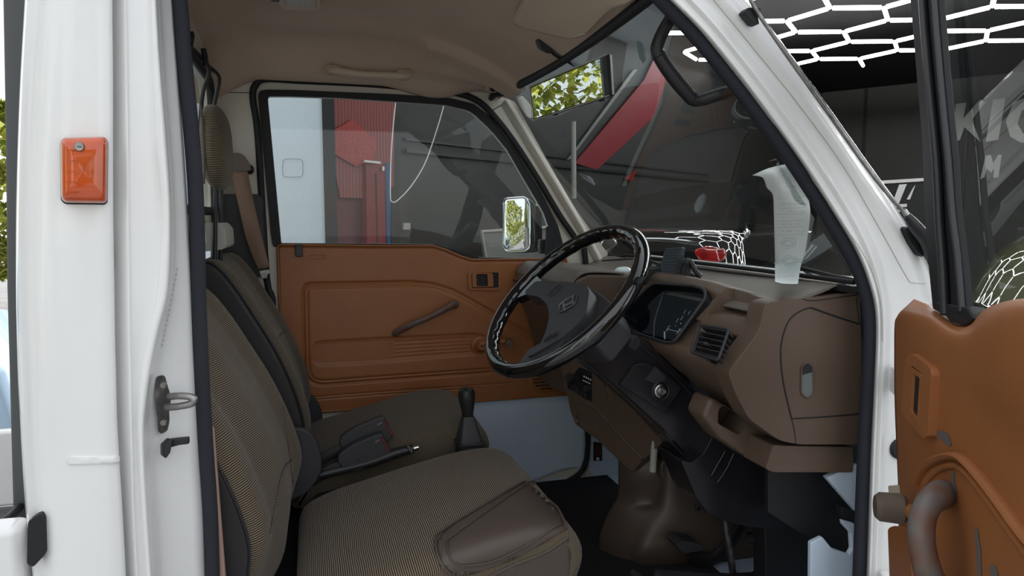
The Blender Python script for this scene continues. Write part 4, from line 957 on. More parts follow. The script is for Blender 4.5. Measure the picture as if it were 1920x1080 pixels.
# recliner covers
hc = [(-.10, .10), (-.04, .12), (-.005, .17), (-.01, .23), (-.035, .275), (-.075, .285), (-.11, .26), (-.13, .18)]
def hinge_cover(y, dx, dz, parent, name):
    return prism(name, [V(a+dx, y, b+dz) for a, b in rnd(hc, .02, 3)], (0, .018, 0), M['blkg'], parent, .005)
hinge_cover(.625, .02, .055, ds_t, 'recliner_cover'); hinge_cover(1.132, .03, .015, ps_t, 'recliner_cover')

# headrest with two rods
hr = thing('headrest', P(405, 300, y=.9), 'striped fabric headrest with thin black rods in front of the rear window', 'headrest')
rings = []; _h = P(407, 278, y=.80); hcx, hcz, hy0 = _h.x, _h.z, .80
for i in range(17):
    a = -1+2*i/16; s = math.sqrt(max(0, 1-abs(a)**3.2)); y = hy0+a*.115; ring = []
    for k in range(40):
        th = 2*math.pi*k/40; c, s_ = math.cos(th), math.sin(th)
        e_ = .75; X_ = math.copysign(abs(c)**e_, c)*.032*max(s, .05); Z_ = math.copysign(abs(s_)**e_, s_)*.098*max(s, .05)**.6
        ring.append(V(hcx+X_-(Z_*.02), y, hcz+Z_))
    rings.append(ring)
uvs = []
for i, ring in enumerate(rings): uvs += [(p.z, p.y) for p in ring]
hd = fixn(loft('pad', rings, M['fab'], hr, uv=uvs, ang=80))
tube('piping', [V(hcx-.020+.0*math.cos(t_), hy0-.06+.0, hcz)+V(.0, -.045*(1-abs(math.sin(t_))**6*.0), math.sin(t_)*.09)*1.0+V(math.cos(t_)*.004, 0, 0) for t_ in [k*math.pi/12-math.pi/2 for k in range(13)]], .003, M['vinyl'], hr, n=1, seg=6)
for y in (.75, .86): tube('rod', [V(hcx, y, hcz-.07), V(hcx-.005, y, .80), V(hcx-.01, y, .70)], .005, M['blk'], hr, n=2, seg=10)
br = prism('rod_bracket', [P(u, v, y=.76) for u, v in rnd([(360, 418), (412, 418), (423, 430), (425, 462), (418, 468), (360, 474)], 5, 3)], (0, .18, 0), M['bracket'], hr, .006)
for px in ([(399, 432), (402, 432), (402, 452), (399, 452)], [(383, 438), (386, 438), (386, 454), (383, 454)]):
    prism('bracket_slot', [P(u, v, y=.758) for u, v in px], (0, .003, 0), M['whitemark'], hr, 0)
wg_ = thing('window_guard_rail', P(390, 110, y=.9), 'black bent wire guard rail across the top of the rear window', 'rail')
def wr(name, l_, r=.0055): return tube(name, [P(u, v, y=y) for u, v, y in l_], r, M['blk'], wg_, n=5, seg=9)
wr('cross_bar', [(330, 70, .72), (357, 88, .80), (378, 108, .90), (392, 124, 1.0), (404, 136, 1.08)], .005)
wr('bent_rod', [(383, 112, .86), (390, 125, .86), (391, 140, .86), (381, 170, .86), (377, 205, .86), (375, 250, .86), (376, 330, .86), (379, 400, .86), (386, 445, .86)], .005)
wr('bent_rod', [(396, 128, .98), (408, 140, .98), (411, 152, .98), (405, 180, .98), (400, 210, .98), (398, 260, .98), (398, 350, .98), (401, 440, .98)], .005)
wr('hook', [(358, 60, .78), (360, 68, .78), (358, 78, .78), (357, 88, .80)], .006); wr('hook', [(381, 92, .9), (384, 104, .9), (386, 120, .92)], .007)
# passenger belt
bt = thing('seat_belt', P(455, 310, y=1.14), 'brown seat belt hanging from its pillar guide beside the far window', 'seat belt')
prism('guide', [P(u, v, y=1.14) for u, v in rnd([(430, 288), (446, 286), (456, 290), (470, 312), (470, 320), (432, 324)], 4, 3)], (0, .04, 0), M['beltp'], bt, .006)
lathe('anchor_bolt', [(0, .012), (.010, .012), (.014, .004), (.014, 0)], P(468, 318, y=1.17), (-.3, -1, 0), M['rubber'], bt, 16)
surf('webbing', [[P(432, 322, y=1.135), P(448, 390, y=1.12), P(462, 450, y=1.10), P(484, 505, y=1.09)], [P(452, 322, y=1.13), P(466, 385, y=1.115), P(478, 440, y=1.095), P(497, 503, y=1.085)], [P(464, 321, y=1.14), P(476, 380, y=1.125), P(490, 440, y=1.10), P(505, 500, y=1.095)]], M['belt'], bt, 5, 5, .0015)
prism('tongue', [P(u, v, y=1.09) for u, v in rnd([(486, 508), (504, 505), (507, 512), (502, 514), (500, 522), (490, 522)], 2, 2)], (0, .004, 0), M['steel'], bt, .001)
prism('retractor_cover', [P(u, v, y=1.165) for u, v in rnd([(412, 364), (484, 364), (492, 372), (498, 520), (420, 520)], 5, 3)], (0, .03, 0), M['blkg'], bt, .004)
# buckles between the seats
BTN = mat('dull_red_button', (.10, .015, .02), .5)
def buckle(y, du, dv, label, s=1):
    t = thing('belt_buckle', P(690+du, 850+dv, y=y), label, 'belt buckle', 'belt buckles between the seats')
    px = [(634, 852), (660, 834), (706, 815), (716, 813), (735, 850), (724, 860), (672, 885), (646, 884), (632, 866)]
    prism('housing', [P(u+du, v+dv, y=y) for u, v in rnd(px, 8, 3)], (0, .022, 0), M['blkg'], t, .004)
    prism('release_button', [P(u+du, v+dv, y=y-.001) for u, v in [(713, 820), (717, 818), (733, 846), (728, 850)]], (0, .018, 0), BTN, t, .001)
    prism('steel_tip', [P(u+du, v+dv, y=y-.003) for u, v in [(703, 828), (712, 823), (713, 825), (704, 831)]], (0, .002, 0), M['chrome'], t, 0)
    for a, b in ((672, 862), (678, 876)): lathe('rivet_hole', [(0, .001), (.003, .001), (.003, 0)], P(a+du, b+dv, y=y-.0), (0, -1, 0), M['rubber'], t, 8)
    tube('stalk', [P(650+du, 870+dv, y=y+.010), P(610+du, 886+dv, y=y+.01), P(565+du, 915+dv, y=y+.01), P(548+du, 935+dv, y=y+.01)], .012, M['rubber'], t, n=4, flat=(.5, 1.2))
buckle(.655, 0, 0, 'dark seat belt buckle standing between the seats, nearer and lower of the two')
buckle(.685, 4, -32, 'seat belt buckle lying behind the nearer one against the far seat')
# centre tray and hand brake
ct = thing('centre_tray', P(700, 850, y=.66), 'low black tray between the two seats', 'tray')
prism('tray', [V(-.06, .645, .08), V(.40, .645, .08), V(.40, .645, .215), V(.0, .645, .15)], (0, .045, 0), M['blk'], ct, .004)
hbk = thing('hand_brake', P(760, 845, y=.66), 'black hand brake lever lying between the seats', 'hand brake')
tube('lever', [P(600, 890, y=.665), P(690, 868, y=.665), P(740, 850, y=.665), P(775, 841, y=.665)], [.012, .012, .013, .011], M['blk'], hbk, n=4)
lathe('release_button', [(0, .012), (.006, .012), (.007, 0)], P(776, 841, y=.665), P(800, 834, y=.665)-P(776, 841, y=.665), M['chrome'], hbk, 12)
tube('collar', [P(764, 836, y=.652), P(772, 848, y=.652)], .003, M['steel'], hbk, n=1)
# gear lever
gl = thing('gear_lever', P(880, 826, y=.665), 'black gear lever with rounded knob and tapered boot', 'gear lever')
ax_ = (P(874, 726, y=.665)-P(880, 826, y=.665)); kb = P(880, 826, y=.665); axn = ax_.normalized(); K = ax_.length
lathe('knob', [(.0, K*1.0), (.012, K*.99), (.019, K*.95), (.0215, K*.88), (.0215, K*.80), (.019, K*.68), (.0155, K*.55), (.014, K*.48), (.010, K*.46)], kb, ax_, M['blk'], gl, 28)
x_, y_ = V(1, 0, 0), V(0, 1, 0); rings = []
for h, r_ in ((.0, .030), (.08, .029), (.25, .022), (.47, .0145)):
    c_ = kb+ax_*h; rings.append([c_+x_*a+y_*b for a, b in rnd([(-r_, -r_), (r_, -r_), (r_, r_), (-r_, r_)], r_*.4, 3)])
loft('boot', rings, M['blkg'], gl)
prism('boot_base', [kb+V(a, b, -.008) for a, b in rnd([(-.034, -.034), (.036, -.034), (.036, .034), (-.034, .034)], .008, 3)], (0, 0, .008), M['blk'], gl, .002)
prism('boot_support', [kb+V(-.05, -.03, -.25), kb+V(.04, -.03, -.25), kb+V(.03, -.03, -.008), kb+V(-.03, -.03, -.008)], (0, .06, 0), M['dvinyl'], gl, .004)

# ============================================================ DASHBOARD
db = thing('dashboard', (.85, .6, .5), 'brown moulded dashboard with instrument binnacle, spanning the cab under the windscreen', 'dashboard')
# stations: y, ridge(x,z), nose(x,z), bottom(x,z)
CB = [(q.x, q.z) for q in (P(1436, 812, y=.095), P(1432, 808, y=.11), P(1400, 788, y=.16), P(1365, 770, y=.22), P(1335, 752, y=.27), P(1290, 715, y=.38), P(1262, 690, y=.45))]
st = [(.095, (.846, .655), (.775, .527), CB[0]), (.11, (.846, .662), (.768, .524), CB[1]), (.16, (.838, .668), (.756, .532), CB[2]),
      (.22, (.822, .676), (.738, .540), CB[3]), (.27, (.803, .688), (.722, .548), CB[4]), (.40, (.800, .692), (.716, .548), CB[5]), (.56, (.806, .690), (.716, .548), CB[6]),
      (.62, (.812, .680), (.722, .548), CB[6]), (.66, (.83, .655), (.74, .54), CB[6])]
rings = []
for y, a, b, c in st:
    m1 = (a[0]*.5+b[0]*.5-.004, a[1]*.5+b[1]*.5)
    rings.append([V(1.0, y, .672), V(.93, y, .655), V(a[0]+.04, y, a[1]-.004), V(a[0]+.004, y, a[1]+.001), V(a[0]-.008, y, a[1]-.010), V(m1[0], y, m1[1]), V(b[0]+.006, y, b[1]+.014), V(b[0], y, b[1]), V(b[0]+.010, y, b[1]-.018), V((b[0]+c[0])/2-.002, y, (b[1]+c[1])/2), V(c[0]-.006, y, c[1]+.012), V(c[0]+.008, y, c[1]), V(1.0, y, c[1])])
body = loft('binnacle_body', rings, M['dash'], db, ang=32); bev(body, .006, 3, 28)
FPt, FDr = V(.7325, .4, .57), V(.0655, 0, .1155).normalized(); FN = V(-FDr.z, 0, FDr.x)   # face plane
def CP(u, v, o=0.): return P(u, v, pl=(FPt+FN*o, FN))
def onface(px, o): return [CP(u, v, o) for u, v in px]
clu = rnd([(1163, 590), (1216, 538), (1228, 531), (1300, 536), (1318, 541), (1323, 549), (1322, 560), (1268, 636), (1260, 642), (1246, 642), (1204, 628), (1180, 618)], [8, 8, 8, 3, 6, 5, 6, 6, 5, 5, 4, 4], 4)
vent = rnd([(1322, 606), (1376, 616), (1380, 622), (1352, 672), (1346, 677), (1300, 662), (1294, 656), (1310, 612)], 5, 3)
notch = [(1334, 548), (1426, 571), (1412, 606), (1400, 600), (1332, 592), (1326, 584)]
cuts = [prism('c', [p+FN*.05 for p in onface(clu, .0)], -FN*.105, None, None, 0), prism('c', [p+FN*.06 for p in onface(vent, .0)], -FN*.12, None, None, 0),
        prism('c', [V(.852, .130, .71), V(.838, .130, .630), V(.70, .130, .612), V(.70, .130, .71)], (0, .094, 0), None, None, 0)]
body = cut(body, cuts)
tube('binnacle_lip', onface(clu, .003), .0035, M['blkg'], db, closed=True, n=1, seg=8)
_c = sum(onface(clu, 0), V(0, 0, 0))/len(clu)
loft('binnacle_recess', [[_c+(p-_c)*.985 for p in onface(clu, 0)], [_c+(p-_c)*.985-FN*.048 for p in onface(clu, 0)]], mat('recess_black', (.012, .013, .016), .5), db, caps=False)
ins = thing('instrument_cluster', CP(1245, 590, -.04), 'dark instrument cluster with white gauge marks set in the binnacle', 'instrument cluster')
prism('dial_face', [_c+(p-_c)*.99-FN*.046 for p in onface(clu, 0)], -FN*.004, mat('dial_black', (.005, .008, .014), .9, spec=.02), ins, 0)
cl = [(1168, 592), (1226, 533), (1318, 543), (1318, 560), (1262, 638), (1206, 624)]
mk('cover_glass', onface(cl, -.012), [list(range(6))], glassmat('cluster_glass', (.85, .9, .92), .02), ins, smooth=False)
def mark(name, a, b, wd=.0008, o=-.036, parent=None, m=None):
    tube(name, [CP(*a, o), CP(*b, o)], wd, m or M['whitemark'], parent or ins, n=1, seg=5)
tube('divider', [CP(1244, 548, -.03), CP(1228, 600, -.03), CP(1226, 632, -.03)], .0015, M['steel'], ins, n=3, seg=6)
mark('gauge_bar', (1246, 622), (1246, 636), .0018); mark('gauge_line', (1250, 617), (1272, 622)); mark('gauge_line', (1250, 617), (1250, 621)); mark('gauge_line', (1272, 622), (1268, 626))
for a, b in (((1268, 604), (1272, 597)), ((1276, 600), (1281, 592)), ((1282, 588), (1286, 581)), ((1290, 590), (1294, 583)), ((1266, 610), (1268, 612))): mark('dial_dash', a, b, .0005)
for a in ((1293, 606), (1288, 613), (1283, 621), (1278, 629), (1276, 606)): mark('dial_dot', a, (a[0]+1, a[1]+1), .0011)
tx = (CP(1280, 610)-CP(1250, 604)).normalized()
text('letter_c', 'C', CP(1251, 616, -.036), tx, FDr, .011, M['whitemark'], ins, .0003); text('letter_h', 'H', CP(1271, 621, -.036), tx, FDr, .011, M['whitemark'], ins, .0003)
# air vent
vt = prism('air_vent', onface([(1288, 600), (1392, 610), (1360, 690), (1285, 668)], -.052), -FN*.004, M['rubber'], db, 0)
tube('vent_frame', onface(rnd([(1312, 609), (1364, 617), (1366, 620), (1348, 672), (1344, 675), (1298, 661), (1297, 656)], 4, 3), .006), .003, M['blkg'], vt, closed=True, n=1, seg=8)
for i in range(6):
    f = i/5.; a = (1314-f*15, 613+f*45); b = (1363-f*17, 622+f*49)
    l_ = [CP(a[0], a[1], .006), CP(b[0], b[1], .006)]; dirn = (l_[1]-l_[0])
    prism('vent_slat', [l_[0], l_[1], l_[1]-FN*.018-FDr*.004, l_[0]-FN*.018-FDr*.004], FDr*.0022, M['blkg'], vt, .0005)
prism('vent_knob', onface([(1319, 640), (1326, 641), (1325, 647), (1318, 646)], .012), -FN*.012, M['blkg'], vt, .001)
for i in range(5):
    a = CP(1312+i*9, 625+i*1.5, -.012); b = CP(1303+i*9, 658+i*2.5, -.012); prism('vent_vane', [a, b, b-FN*.02, a-FN*.02], V(0, .0015, 0), M['blk'], vt, 0)
# light coin shelf between binnacle and corner
# end cap: near side face of the dash
E_ = .085
cap = rnd([(1434, 572), (1446, 566), (1560, 553), (1604, 547), (1613, 556), (1617, 700), (1614, 834), (1500, 834), (1462, 827), (1440, 812), (1404, 786), (1378, 736), (1366, 700), (1376, 684), (1410, 640), (1424, 618)], [6, 6, 4, 4, 4, 0, 4, 10, 12, 12, 12, 16, 10, 16, 20, 12], 4)
prism('end_cap', [P(u, v, y=E_) for u, v in cap], (0, .05, 0), M['dash'], db, .010, 4)
# grooves on the end cap: access lid outline
lid = [(1484, 785), (1478, 760), (1470, 725), (1465, 690), (1464, 655), (1468, 630), (1477, 605), (1490, 590), (1508, 580), (1521, 577)]
tube('lid_groove', [P(u, v, y=E_-.0003) for u, v in lid], .0014, M['rubber'], db, n=5, seg=6)
tube('lid_groove', [P(u, v, y=E_-.0003) for u, v in [(1521, 577), (1560, 591), (1612, 608)]], .0018, M['rubber'], db, n=3, seg=6)
tube('lid_groove', [P(u, v, y=E_-.0003) for u, v in [(1484, 785), (1540, 782), (1612, 776)]], .0014, M['rubber'], db, n=3, seg=6)
tube('lid_groove', [P(u, v, y=E_-.0003) for u, v in [(1484, 785), (1490, 810), (1492, 832)]], .0008, M['rubber'], db, n=3, seg=6)
tube('lid_groove', [P(u, v, y=E_-.0003) for u, v in [(1505, 559), (1520, 564), (1570, 558), (1613, 552)]], .0009, M['rubber'], db, n=3, seg=6)
tube('lid_groove', [P(u, v, y=E_-.0003) for u, v in [(1606, 556), (1608, 580), (1611, 606)]], .0009, M['rubber'], db, n=3, seg=6)
lw = rnd([(1503, 686), (1513, 679), (1524, 686), (1525, 738), (1513, 748), (1502, 738)], 8, 4)
ft = prism('fluid_window', [P(u, v, y=E_-.0012) for u, v in lw], (0, .003, 0), M['bottle'], db, 0)
prism('window_shadow_cap', [P(u, v, y=E_-.0018) for u, v in [(1504, 686), (1513, 680), (1523, 686), (1523, 698), (1504, 703)]], (0, .002, 0), M['blk'], ft, 0)
tube('window_rim', [P(u, v, y=E_-.0015) for u, v in lw], .0016, M['dash'], ft, closed=True, n=1, seg=6)
prism('lower_end_cap', [P(u, v, y=E_+.012) for u, v in rnd([(1436, 880), (1450, 834), (1470, 836), (1600, 838), (1600, 886), (1450, 886)], 5, 3)], (0, .08, 0), M['dash'], db, .005)
# dash top, light strip at the windscreen base
rows = []
for i, y in enumerate((.09, .17, .3, .45, .6, .75, .9, 1.05, 1.19)):
    bx_ = .03*math.sin(math.pi*y/1.22)
    rows.append([V(1.0+bx_, y, .692), V(.975+bx_, y, .690), V(.95+bx_*.8, y, .680), V(.90, y, .664 if y < .7 else .664), V(.86, y, .656 if y < .7 else .668), V(.82, y, .640 if y < .7 else .662)])
surf('dash_top', rows, M['dashtop'], db, 3, 4, .004)
# small pocket (cup tray) under the nose
pk = rnd([(1318, 778), (1332, 748), (1345, 742), (1400, 775), (1440, 790), (1448, 840), (1440, 868), (1418, 858), (1350, 820)], 6, 3)
q1 = [P(u, v, y=.17) for u, v in [(1318, 782), (1334, 745), (1442, 806), (1448, 856), (1436, 878), (1400, 858), (1350, 824)]]
pko = prism('pocket', q1, (0, .07, 0), M['dash'], db, .010, 4)
c_ = prism('c', [P(u, v, y=.165) for u, v in rnd([(1350, 768), (1358, 762), (1408, 788), (1396, 810), (1388, 818), (1348, 795)], 5, 3)], (0, .10, 0), None, None, 0)
pko = cut(pko, [c_])
prism('pocket_floor', [P(u, v, y=.25) for u, v in [(1340, 760), (1420, 790), (1400, 830), (1340, 805)]], (0, .01, 0), M['dash'], pko, 0)
# passenger side of the dash
ps = [(1.0, .672), (.93, .664), (.80, .672), (.70, .676), (.662, .662), (.640, .632), (.634, .600), (.650, .565), (.668, .53), (.690, .46), (.705, .40), (.715, .33), (.735, .28), (.80, .25), (1.0, .25)]
rings = []
for y, s in ((.66, 0), (.72, 0), (.9, 0), (1.10, 0), (1.165, .004), (1.18, .014)):
    c_ = V(.82, 0, .46); rings.append([V(a+(.042*ss(.53, .43, b) if (y < .95 and a < .78) else 0), y, b)+(V(.82, y, .46)-V(a, y, b)).normalized()*s for a, b in ps])
pdsh = loft('passenger_dash', rings, M['dash'], db, ang=35); bev(pdsh, .008, 3, 25)
tube('ledge_groove', [V(.637, .68, .620), V(.634, .9, .622), V(.636, 1.16, .620)], .003, M['rubber'], db, n=2, seg=6)
rows = [[V(.80, y, .676), V(.70, y, .681), V(.665, y, .668), V(.648, y, .645), V(.655, y, .63)] for y in (.66, .8, .95, 1.08, 1.17)]
surf('padded_shelf', rows, M['dashtop'], db, 4, 3, .004)
# centre lower panel with radio
CPt = P(1065, 700, y=.80); CNn = (P(1190, 885, y=.58)-CPt).cross(P(1235, 828, y=.51)-CPt).normalized()
if CNn.x > 0: CNn = -CNn
if CNn.x > 0: CNn = -CNn
def LP(u, v, o=0.): return P(u, v, pl=(CPt+CNn*o, CNn))
cp = [(1048, 640), (1130, 640), (1180, 720), (1246, 818), (1240, 832), (1212, 858), (1204, 862), (1186, 886), (1174, 878), (1120, 826), (1078, 796), (1068, 770), (1062, 738), (1050, 690)]
prism('centre_panel', [LP(u, v) for u, v in rnd(cp, 5, 3)], -CNn*.07, M['dash'], db, .006)
surf_l = [(1084, 752), (1112, 762), (1136, 786), (1168, 822), (1204, 860)]
tube('panel_step', [LP(u, v, .001) for u, v in surf_l], .004, M['dash'], db, n=4, seg=8)
plate('radio_surround', [LP(u, v, .003) for u, v in rnd([(1056, 720), (1080, 680), (1112, 690), (1113, 764), (1058, 732)], 3, 2)], [[LP(u, v, .003) for u, v in rnd([(1062, 720), (1086, 688), (1110, 698), (1110, 754), (1064, 728)], 2, 2)]], -CNn*.004, M['dash'], db, .001)
ra = thing('car_radio', LP(1090, 720), 'small black push-button radio in the brown centre panel', 'radio')
prism('face', [LP(u, v, .004) for u, v in [(1063, 721), (1086, 689), (1110, 698), (1110, 754), (1064, 728)]], -CNn*.004, M['blk'], ra, .001)
prism('dial_window', [LP(u, v, .006) for u, v in [(1085, 700), (1109, 706), (1109, 722), (1087, 714)]], -CNn*.003, M['gloss'], ra, 0)
for i in range(4): prism('dial_number', [LP(u, v, .007) for u, v in [(1094+i*4, 704+i*2), (1096+i*4, 705+i*2), (1096+i*4, 708+i*2), (1094+i*4, 707+i*2)]], -CNn*.001, M['whitemark'], ra, 0)
prism('dial_pointer', [LP(u, v, .007) for u, v in [(1092, 712), (1107, 719), (1107, 720.5), (1092, 713.5)]], -CNn*.001, M['whitemark'], ra, 0)
lathe('volume_knob', [(0, .018), (.010, .018), (.012, .014), (.012, 0)], LP(1072, 708, .003), CNn, M['blkg'], ra, 18)
lathe('tuning_knob', [(0, .016), (.007, .016), (.009, .012), (.009, 0)], LP(1104, 728, .003), CNn, M['blkg'], ra, 16)
for i in range(5): prism('preset_button', [LP(u, v, .012) for u, v in [(1073+i*5.5, 722+i*4), (1077.5+i*5.5, 724+i*4), (1075+i*5.5, 733+i*4), (1071+i*5.5, 731+i*4)]], -CNn*.010, M['blkg'], ra, .001)
tube('lid_edge', [LP(u, v, .001) for u, v in rnd([(1085, 765), (1112, 782), (1117, 812), (1092, 798)], 3, 3)], .0018, M['dash'], db, closed=True, n=1, seg=6)
tube('lid_ring', [LP(u, v, .006) for u, v in [(1085, 778), (1080, 784), (1082, 790), (1087, 790)]], .0016, M['chrome'], db, n=4, seg=6)
tube('cable_loom', [P(1228, 826, y=.53), P(1226, 850, y=.53), P(1224, 884, y=.53)], .009, M['bracket'], db, n=3)
tube('cable', [P(1290, 852, y=.5), P(1275, 850, y=.5), P(1268, 862, y=.5), P(1266, 880, y=.5)], .007, M['blk'], db, n=4)
# heater cover down to the floor
hcv = thing('heater_cover', (.85, .6, -.08), 'brown moulded plastic cover under the dashboard reaching the floor', 'cover')
rows = [p3([(1160, 860, .66), (1182, 862, .62), (1230, 862, .58), (1250, 858, .55), (1300, 862, .55), (1420, 862, .55)]),
        p3([(1160, 890, .66), (1184, 892, .61), (1232, 892, .57), (1256, 884, .54), (1300, 890, .54), (1420, 890, .54)]),
        p3([(1158, 930, .66), (1190, 935, .61), (1226, 940, .58), (1250, 930, .54), (1300, 935, .53), (1420, 935, .53)]),
        p3([(1142, 960, .66), (1172, 965, .61), (1212, 960, .57), (1247, 968, .53), (1300, 970, .52), (1420, 970, .52)]),
        p3([(1126, 998, .66), (1156, 1000, .61), (1192, 1000, .565), (1228, 1004, .53), (1300, 1010, .52), (1420, 1010, .52)]),
        p3([(1122, 1030, .66), (1150, 1036, .61), (1180, 1040, .57), (1210, 1044, .53), (1290, 1050, .52), (1420, 1050, .52)]),
        p3([(1130, 1066, .66), (1160, 1072, .61), (1190, 1078, .58), (1220, 1084, .56), (1290, 1090, .55), (1420, 1090, .55)])]
surf('cover', rows, M['cover'], hcv, 5, 5, .003)
lathe('fastener', [(0, .003), (.006, .003), (.0085, .001), (.0085, -.003)], P(1309, 952, y=.519), (0, -1, 0), M['blk'], hcv, 18)
prism('top_box', [P(u, v, y=.545) for u, v in rnd([(1238, 872), (1246, 862), (1290, 860), (1310, 880), (1300, 900), (1240, 900)], 6, 3)], (0, .08, 0), M['cover'], hcv, .006)

# ============================================================ STEERING COLUMN AND WHEEL
sc_t = thing('steering_column', (.75, .42, .4), 'black steering column shroud with ignition lock and stalk', 'steering column')
YC = .345
def SP(u, v, y=YC): return P(u, v, y=y)
up_ = rnd([(1072, 655), (1096, 640), (1150, 592), (1166, 600), (1180, 612), (1212, 640), (1262, 690), (1336, 765), (1346, 780), (1346, 800), (1330, 845), (1318, 872), (1300, 866), (1240, 800), (1160, 728), (1100, 680)], 6, 3)
prism('shroud', [SP(u, v) for u, v in up_], (0, .14, 0), M['shroud'], sc_t, .010, 4)
prism('ignition_block', [SP(u, v, YC-.016) for u, v in rnd([(1163, 722), (1190, 684), (1214, 680), (1240, 694), (1279, 727), (1272, 738), (1250, 770), (1236, 768), (1200, 744)], 5, 3)], (0, .03, 0), M['shroud'], sc_t, .006, 3)
prism('cast_plate', [SP(u, v, YC-.0175) for u, v in rnd([(1229, 687), (1246, 705), (1248, 712), (1236, 722), (1210, 712)], 3, 3)], (0, .002, 0), M['blkg'], sc_t, .0006)
ig = P(1239, 733, y=YC-.018)
lk = lathe('ignition_lock', [(0, .004), (.007, .004), (.009, .006), (.0135, .006), (.014, .003), (.016, .003), (.0175, .001), (.0185, -.002)], ig, (-.1, -1, .05), M['chrome'], sc_t, 30)
lathe('key_barrel', [(0, .0065), (.006, .0065), (.006, .003)], ig, (-.1, -1, .05), M['steel'], lk, 18)
box('key_slot', ig+V(-.0006, -.0067, 0), (.0016, .0008, .008), M['rubber'], lk, 0, rot=(0, .5, 0))
tube('lock_ring', [ig+V(math.cos(k*math.pi/12)*.0205, -.000, math.sin(k*math.pi/12)*.0205) for k in range(24)], .002, M['blk'], lk, closed=True, n=1, seg=6)
tube('shroud_edge', [SP(u, v, YC-.002) for u, v in [(1204, 650), (1250, 690), (1300, 742), (1332, 776)]], .003, M['shroud'], sc_t, n=3)
tube('shroud_edge', [SP(u, v, YC-.002) for u, v in [(1090, 672), (1160, 734), (1230, 800), (1300, 872)]], .003, M['shroud'], sc_t, n=3)
# stalk
prism('stalk_opening', [SP(u, v, YC-.0015) for u, v in rnd([(1136, 634), (1146, 628), (1160, 640), (1173, 654), (1168, 664), (1156, 668), (1144, 654)], 5, 3)], (0, .004, 0), M['rubber'], sc_t, .001)
tube('stalk_arm', [SP(1148, 642, YC+.005), SP(1160, 640, YC-.02), SP(1174, 639, YC-.04)], [.007, .008, .010], M['blkg'], sc_t, n=4, seg=14)
d_ = (SP(1189, 640, YC-.065)-SP(1172, 640, YC-.035))
lathe('stalk_knob', [(.010, -.012), (.0145, -.008), (.0150, .010), (.0155, .012), (.0155, .024), (.014, .027), (.010, .0275), (.0095, .0265), (0, .0265)], SP(1174, 639, YC-.042), V(.35, -.9, -.05), M['blkg'], sc_t, 28)
prism('wheel_collar', [SP(u, v, YC-.004) for u, v in rnd([(1068, 652), (1060, 668), (1096, 676), (1150, 660), (1170, 640), (1160, 608), (1148, 590)], 5, 3)], (0, .13, 0), M['shroud'], sc_t, .006)
# lower shroud and boot
lows = rnd([(1298, 868), (1320, 850), (1346, 800), (1380, 838), (1420, 868), (1470, 896), (1520, 905), (1530, 940), (1532, 962), (1500, 985), (1470, 994), (1420, 990), (1360, 978), (1330, 966), (1304, 930), (1292, 900), (1276, 862)], 8, 3)
prism('lower_cover', [P(u, v, y=.30) for u, v in lows], (0, .11, 0), M['shroud'], sc_t, .022, 5)
for px in ([(1376, 850), (1362, 880), (1345, 905)], [(1360, 846), (1345, 872), (1334, 892)]):
    tube('cover_rib', [P(u, v, y=.297) for u, v in px], .003, M['shroud'], sc_t, n=3, seg=8)
tube('cable_tie', [P(u, v, y=.285) for u, v in [(1498, 884), (1507, 898), (1510, 912), (1500, 930), (1492, 938)]], .007, M['blk'], sc_t, n=4)
prism('support_bracket', [P(u, v, y=.20) for u, v in rnd([(1498, 888), (1600, 888), (1600, 930), (1592, 934), (1545, 912), (1524, 897)], 3, 2)], (0, .05, 0), M['blk'], sc_t, .003)
prism('underdash_shade_panel', [P(u, v, y=.15) for u, v in [(1440, 870), (1609, 870), (1609, 1045), (1560, 1050), (1540, 1020), (1510, 1005), (1440, 960)]], (0, .01, 0), M['rubber'], sc_t, 0)  # black sheet added to stand in for the shade under the dash
# wheel
sw = thing('steering_wheel', (.541, .423, .644), 'glossy black steering wheel with finger grips and grained black hub pad', 'steering wheel')
WC = V(.541, .423, .644); wn_ = V(-math.cos(.787)*math.cos(-.196), math.cos(.787)*math.sin(-.196), math.sin(.787)).normalized()
wu = V(math.sin(.787)*math.cos(-.196), -math.sin(.787)*math.sin(-.196), math.cos(.787)); wu = (wu-wn_*wu.dot(wn_)).normalized(); ws = wn_.cross(wu)
NR, NS = 220, 18; vs = []; RR, rr_ = .2075, .0165
for i in range(NR):
    t_ = 2*math.pi*i/NR; rd = wu*math.cos(t_)+ws*math.sin(t_); c_ = WC+rd*RR
    g_ = .0009*math.cos(t_*34)
    for k in range(NS):
        ph = 2*math.pi*k/NS; inner = max(0, -math.cos(ph)); r_ = rr_+g_*inner**1.5
        vs.append(c_+rd*math.cos(ph)*r_+wn_*math.sin(ph)*r_*1.08)
fs = [[i*NS+k, ((i+1) % NR)*NS+k, ((i+1) % NR)*NS+(k+1) % NS, i*NS+(k+1) % NS] for i in range(NR) for k in range(NS)]
fixn(mk('rim', vs, fs, M['gloss'], sw, ang=80))
def WP(u, v, o=0.): return P(u, v, pl=(WC+wn_*o, wn_))
pad = rnd([(985, 545), (1004, 527), (1024, 527), (1062, 528), (1098, 531), (1105, 545), (1100, 584), (1086, 604), (1052, 634), (1020, 652), (1000, 664), (988, 668), (1010, 650), (1024, 620), (1030, 590), (1026, 570), (1010, 556), (985, 552)], [4, 6, 4, 4, 8, 6, 8, 6, 6, 5, 4, 3, 8, 8, 6, 8, 6, 3], 4)
hubpad = prism('hub_pad', [WP(u, v, .012) for u, v in pad], -wn_*.035, M['blkg'], sw, .007, 4)
prism('hub_body', [WP(u, v, -.02) for u, v in rnd([(1050, 540), (1110, 540), (1150, 570), (1160, 600), (1120, 650), (1070, 650), (1040, 610)], 12, 4)], -wn_*.05, M['blkg'], sw, .012, 4)
